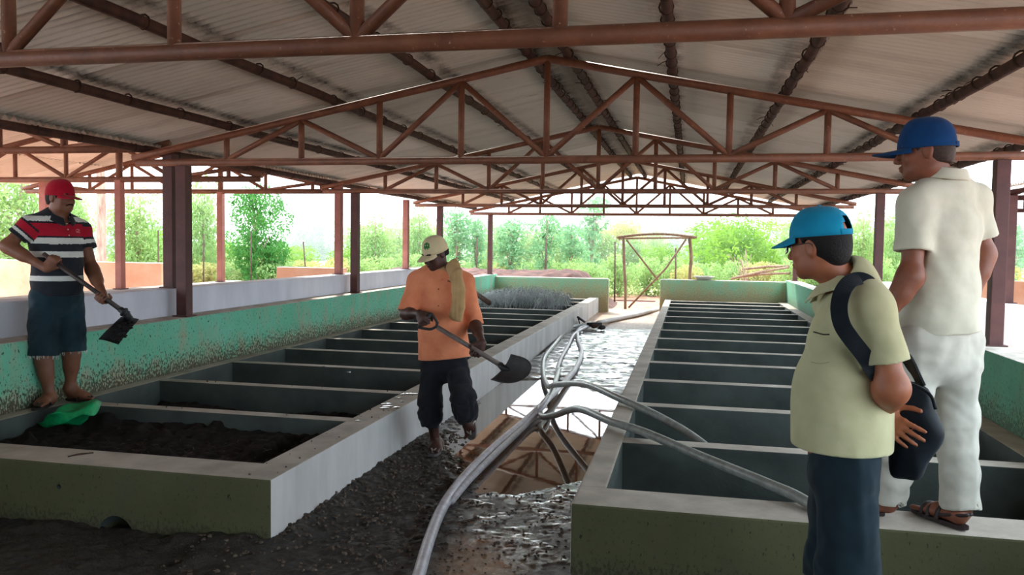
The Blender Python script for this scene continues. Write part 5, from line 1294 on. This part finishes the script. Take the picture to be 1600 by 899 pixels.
TR = [('loose', 30, 235, 150, 22, 'big pale leafy tree at the left edge behind the striped man'), ('loose', 100, 270, 110, 25, 'pale leafy tree behind the red cap'),
      ('loose', 215, 285, 100, 24, 'airy tree between the pink post and the wide post'), ('bush', 232, 352, 100, 26, 'bright green bush between the pink post and the wide post'),
      ('loose', 318, 265, 80, 27, 'airy tree just right of the nearest brown post'), ('dense', 402, 292, 105, 25, 'dark green round tree left of the middle posts'),
      ('far', 470, 345, 60, 60, 'small distant blue green tree left of the slim dark post'), ('far', 505, 338, 70, 62, 'second distant blue green tree left of the slim dark post'),
      ('loose', 585, 332, 90, 27, 'bright leafy tree right of the slim dark post'), ('loose', 655, 318, 80, 28, 'leafy tree to the left above the tan cap'),
      ('slim', 712, 322, 70, 26, 'slim tree right of the tan cap'), ('slim', 742, 335, 50, 27, 'slim young tree left of the far corner post'),
      ('slim', 800, 338, 75, 25, 'slim tree right of the far corner post'), ('slim', 852, 330, 60, 25, 'slim tree with a straight stem in front of the left end wall gap'),
      ('slim', 893, 345, 60, 27, 'slim tree left of the tall stemmed tree'), ('slim', 925, 300, 60, 30, 'tallest slim tree, rising through the last truss'),
      ('flat', 962, 345, 90, 34, 'flat topped yellowish tree left behind the pole gate'), ('loose', 1020, 352, 60, 40, 'round green tree seen through the pole gate'),
      ('far', 1060, 338, 90, 70, 'blue grey distant tree above the right of the pole gate'), ('far', 1000, 342, 80, 75, 'blue grey distant tree above the left of the pole gate'),
      ('bush', 1165, 335, 190, 30, 'huge bright yellow green bush behind the right end wall'), ('bush', 1112, 352, 90, 33, 'rounded bush left of the huge yellow green bush'),
      ('loose', 1240, 332, 60, 27, 'leafy tree behind the light blue cap brim'), ('loose', 1345, 322, 70, 22, 'airy tree between light blue cap and dark post'),
      ('loose', 1398, 318, 60, 26, 'airy tree right of the dark post, beside the white shirt'), ('slim', 1584, 345, 40, 34, 'slim tree at the right edge beyond the neighbouring shed'),
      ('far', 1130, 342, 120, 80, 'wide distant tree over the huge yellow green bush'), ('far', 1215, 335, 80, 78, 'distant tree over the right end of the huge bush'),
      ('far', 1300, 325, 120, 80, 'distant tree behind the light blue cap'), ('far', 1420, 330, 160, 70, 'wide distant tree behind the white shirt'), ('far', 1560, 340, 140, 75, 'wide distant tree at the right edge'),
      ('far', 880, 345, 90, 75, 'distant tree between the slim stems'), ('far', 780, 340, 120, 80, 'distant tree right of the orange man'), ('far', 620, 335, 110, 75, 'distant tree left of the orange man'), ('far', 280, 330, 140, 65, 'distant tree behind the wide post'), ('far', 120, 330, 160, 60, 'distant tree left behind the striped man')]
TR += [('loose', 560, 338, 70, 34, 'pale tree just right of the slim dark post, farther back'), ('loose', 620, 345, 90, 33, 'pale tree behind the wall post left of the tan cap'), ('loose', 690, 340, 90, 33, 'pale tree directly behind the tan cap'),
       ('loose', 768, 342, 80, 32, 'pale tree in line with the far corner post'), ('loose', 826, 346, 90, 33, 'pale tree behind the stem left of the tall slim tree'), ('loose', 875, 350, 90, 31, 'pale tree filling between the slim stems'),
       ('loose', 940, 352, 90, 33, 'pale tree just left of the pole gate'), ('loose', 985, 362, 70, 33, 'pale low tree behind the left leg of the pole gate'), ('bush', 1040, 380, 90, 32, 'low green bush seen through the right of the pole gate'),
       ('loose', 1375, 345, 80, 30, 'pale tree behind the dark post between the caps'), ('bush', 345, 372, 100, 29, 'low green bush behind the nearest brown post'), ('bush', 450, 380, 110, 30, 'low green bush left of the slim dark post'), ('bush', 560, 385, 100, 29, 'low green bush right of the slim dark post'), ('bush', 1345, 385, 110, 28, 'low green bush between the two blue caps'), ('bush', 60, 385, 120, 28, 'low green bush behind the striped man')]
for k, u, v, w, Y, l in TR: plant(k, u, v, w, Y, l)
tp = at(158, 305, 19); b_ = at(158, 415, 19); o = empty('tree_trunk', (b_[0], 19, 0), 'thick pale bare trunk right of the striped man', 'tree'); MB().tube(spline([(b_[0]+.03, 19, -.1), (b_[0], 19, .7), tp, (tp[0]-.05, 19, 4.5)], 5), [.15-.004*i for i in range(16)], 12).build('trunk', M['bark'], o, True)
KIND2 = 0
lab = {'shrub': 'pale leafy shrub in the thicket row beyond the sheds', 'weed': 'dry yellowish shrub in the thicket row beyond the sheds'}
rnd = random.Random(12)
for i in range(46):
    u = 20+i*34+rnd.uniform(-10, 10); k = rnd.choice(('shrub', 'shrub', 'weed')); Y = rnd.uniform(23.5, 27)
    plant(k, u, rnd.uniform(385, 405) if k == 'shrub' else rnd.uniform(395, 412), rnd.uniform(55, 85), Y, lab[k], 'pale shrubs of the thicket' if k == 'shrub' else 'dry shrubs of the thicket')
for i, (u, v0, v1, lean) in enumerate(((853, 372, 432, 0), (961, 378, 438, 0), (1056, 388, 434, 0), (745, 372, 430, 0), (480, 378, 416, 6), (1338, 385, 440, 0), (247, 360, 412, 0), (318, 365, 418, 0), (392, 362, 416, 0))):
    Y = 22.8; a, b = at(u-lean, v0, Y), at(u, v1, Y); b = np.array((b[0], Y, -.05))
    tag(put('fence_post', MB().tube([b, a], .022, 8).mesh(True), M['wood_dark']), ['thin dark fence post left of the tall slim tree', 'thin dark fence post left beside the pole gate', 'thin dark fence post seen within the right of the pole gate', 'thin dark fence post left of the far corner post', 'thin dark fence post that leans to the left', 'thin fence post right of the light blue cap', 'thin fence post left of the wide post', 'thin fence post right of the nearest brown post', 'thin fence post before the dark green round tree'][i], 'fence post', 'fence posts beyond the sheds')
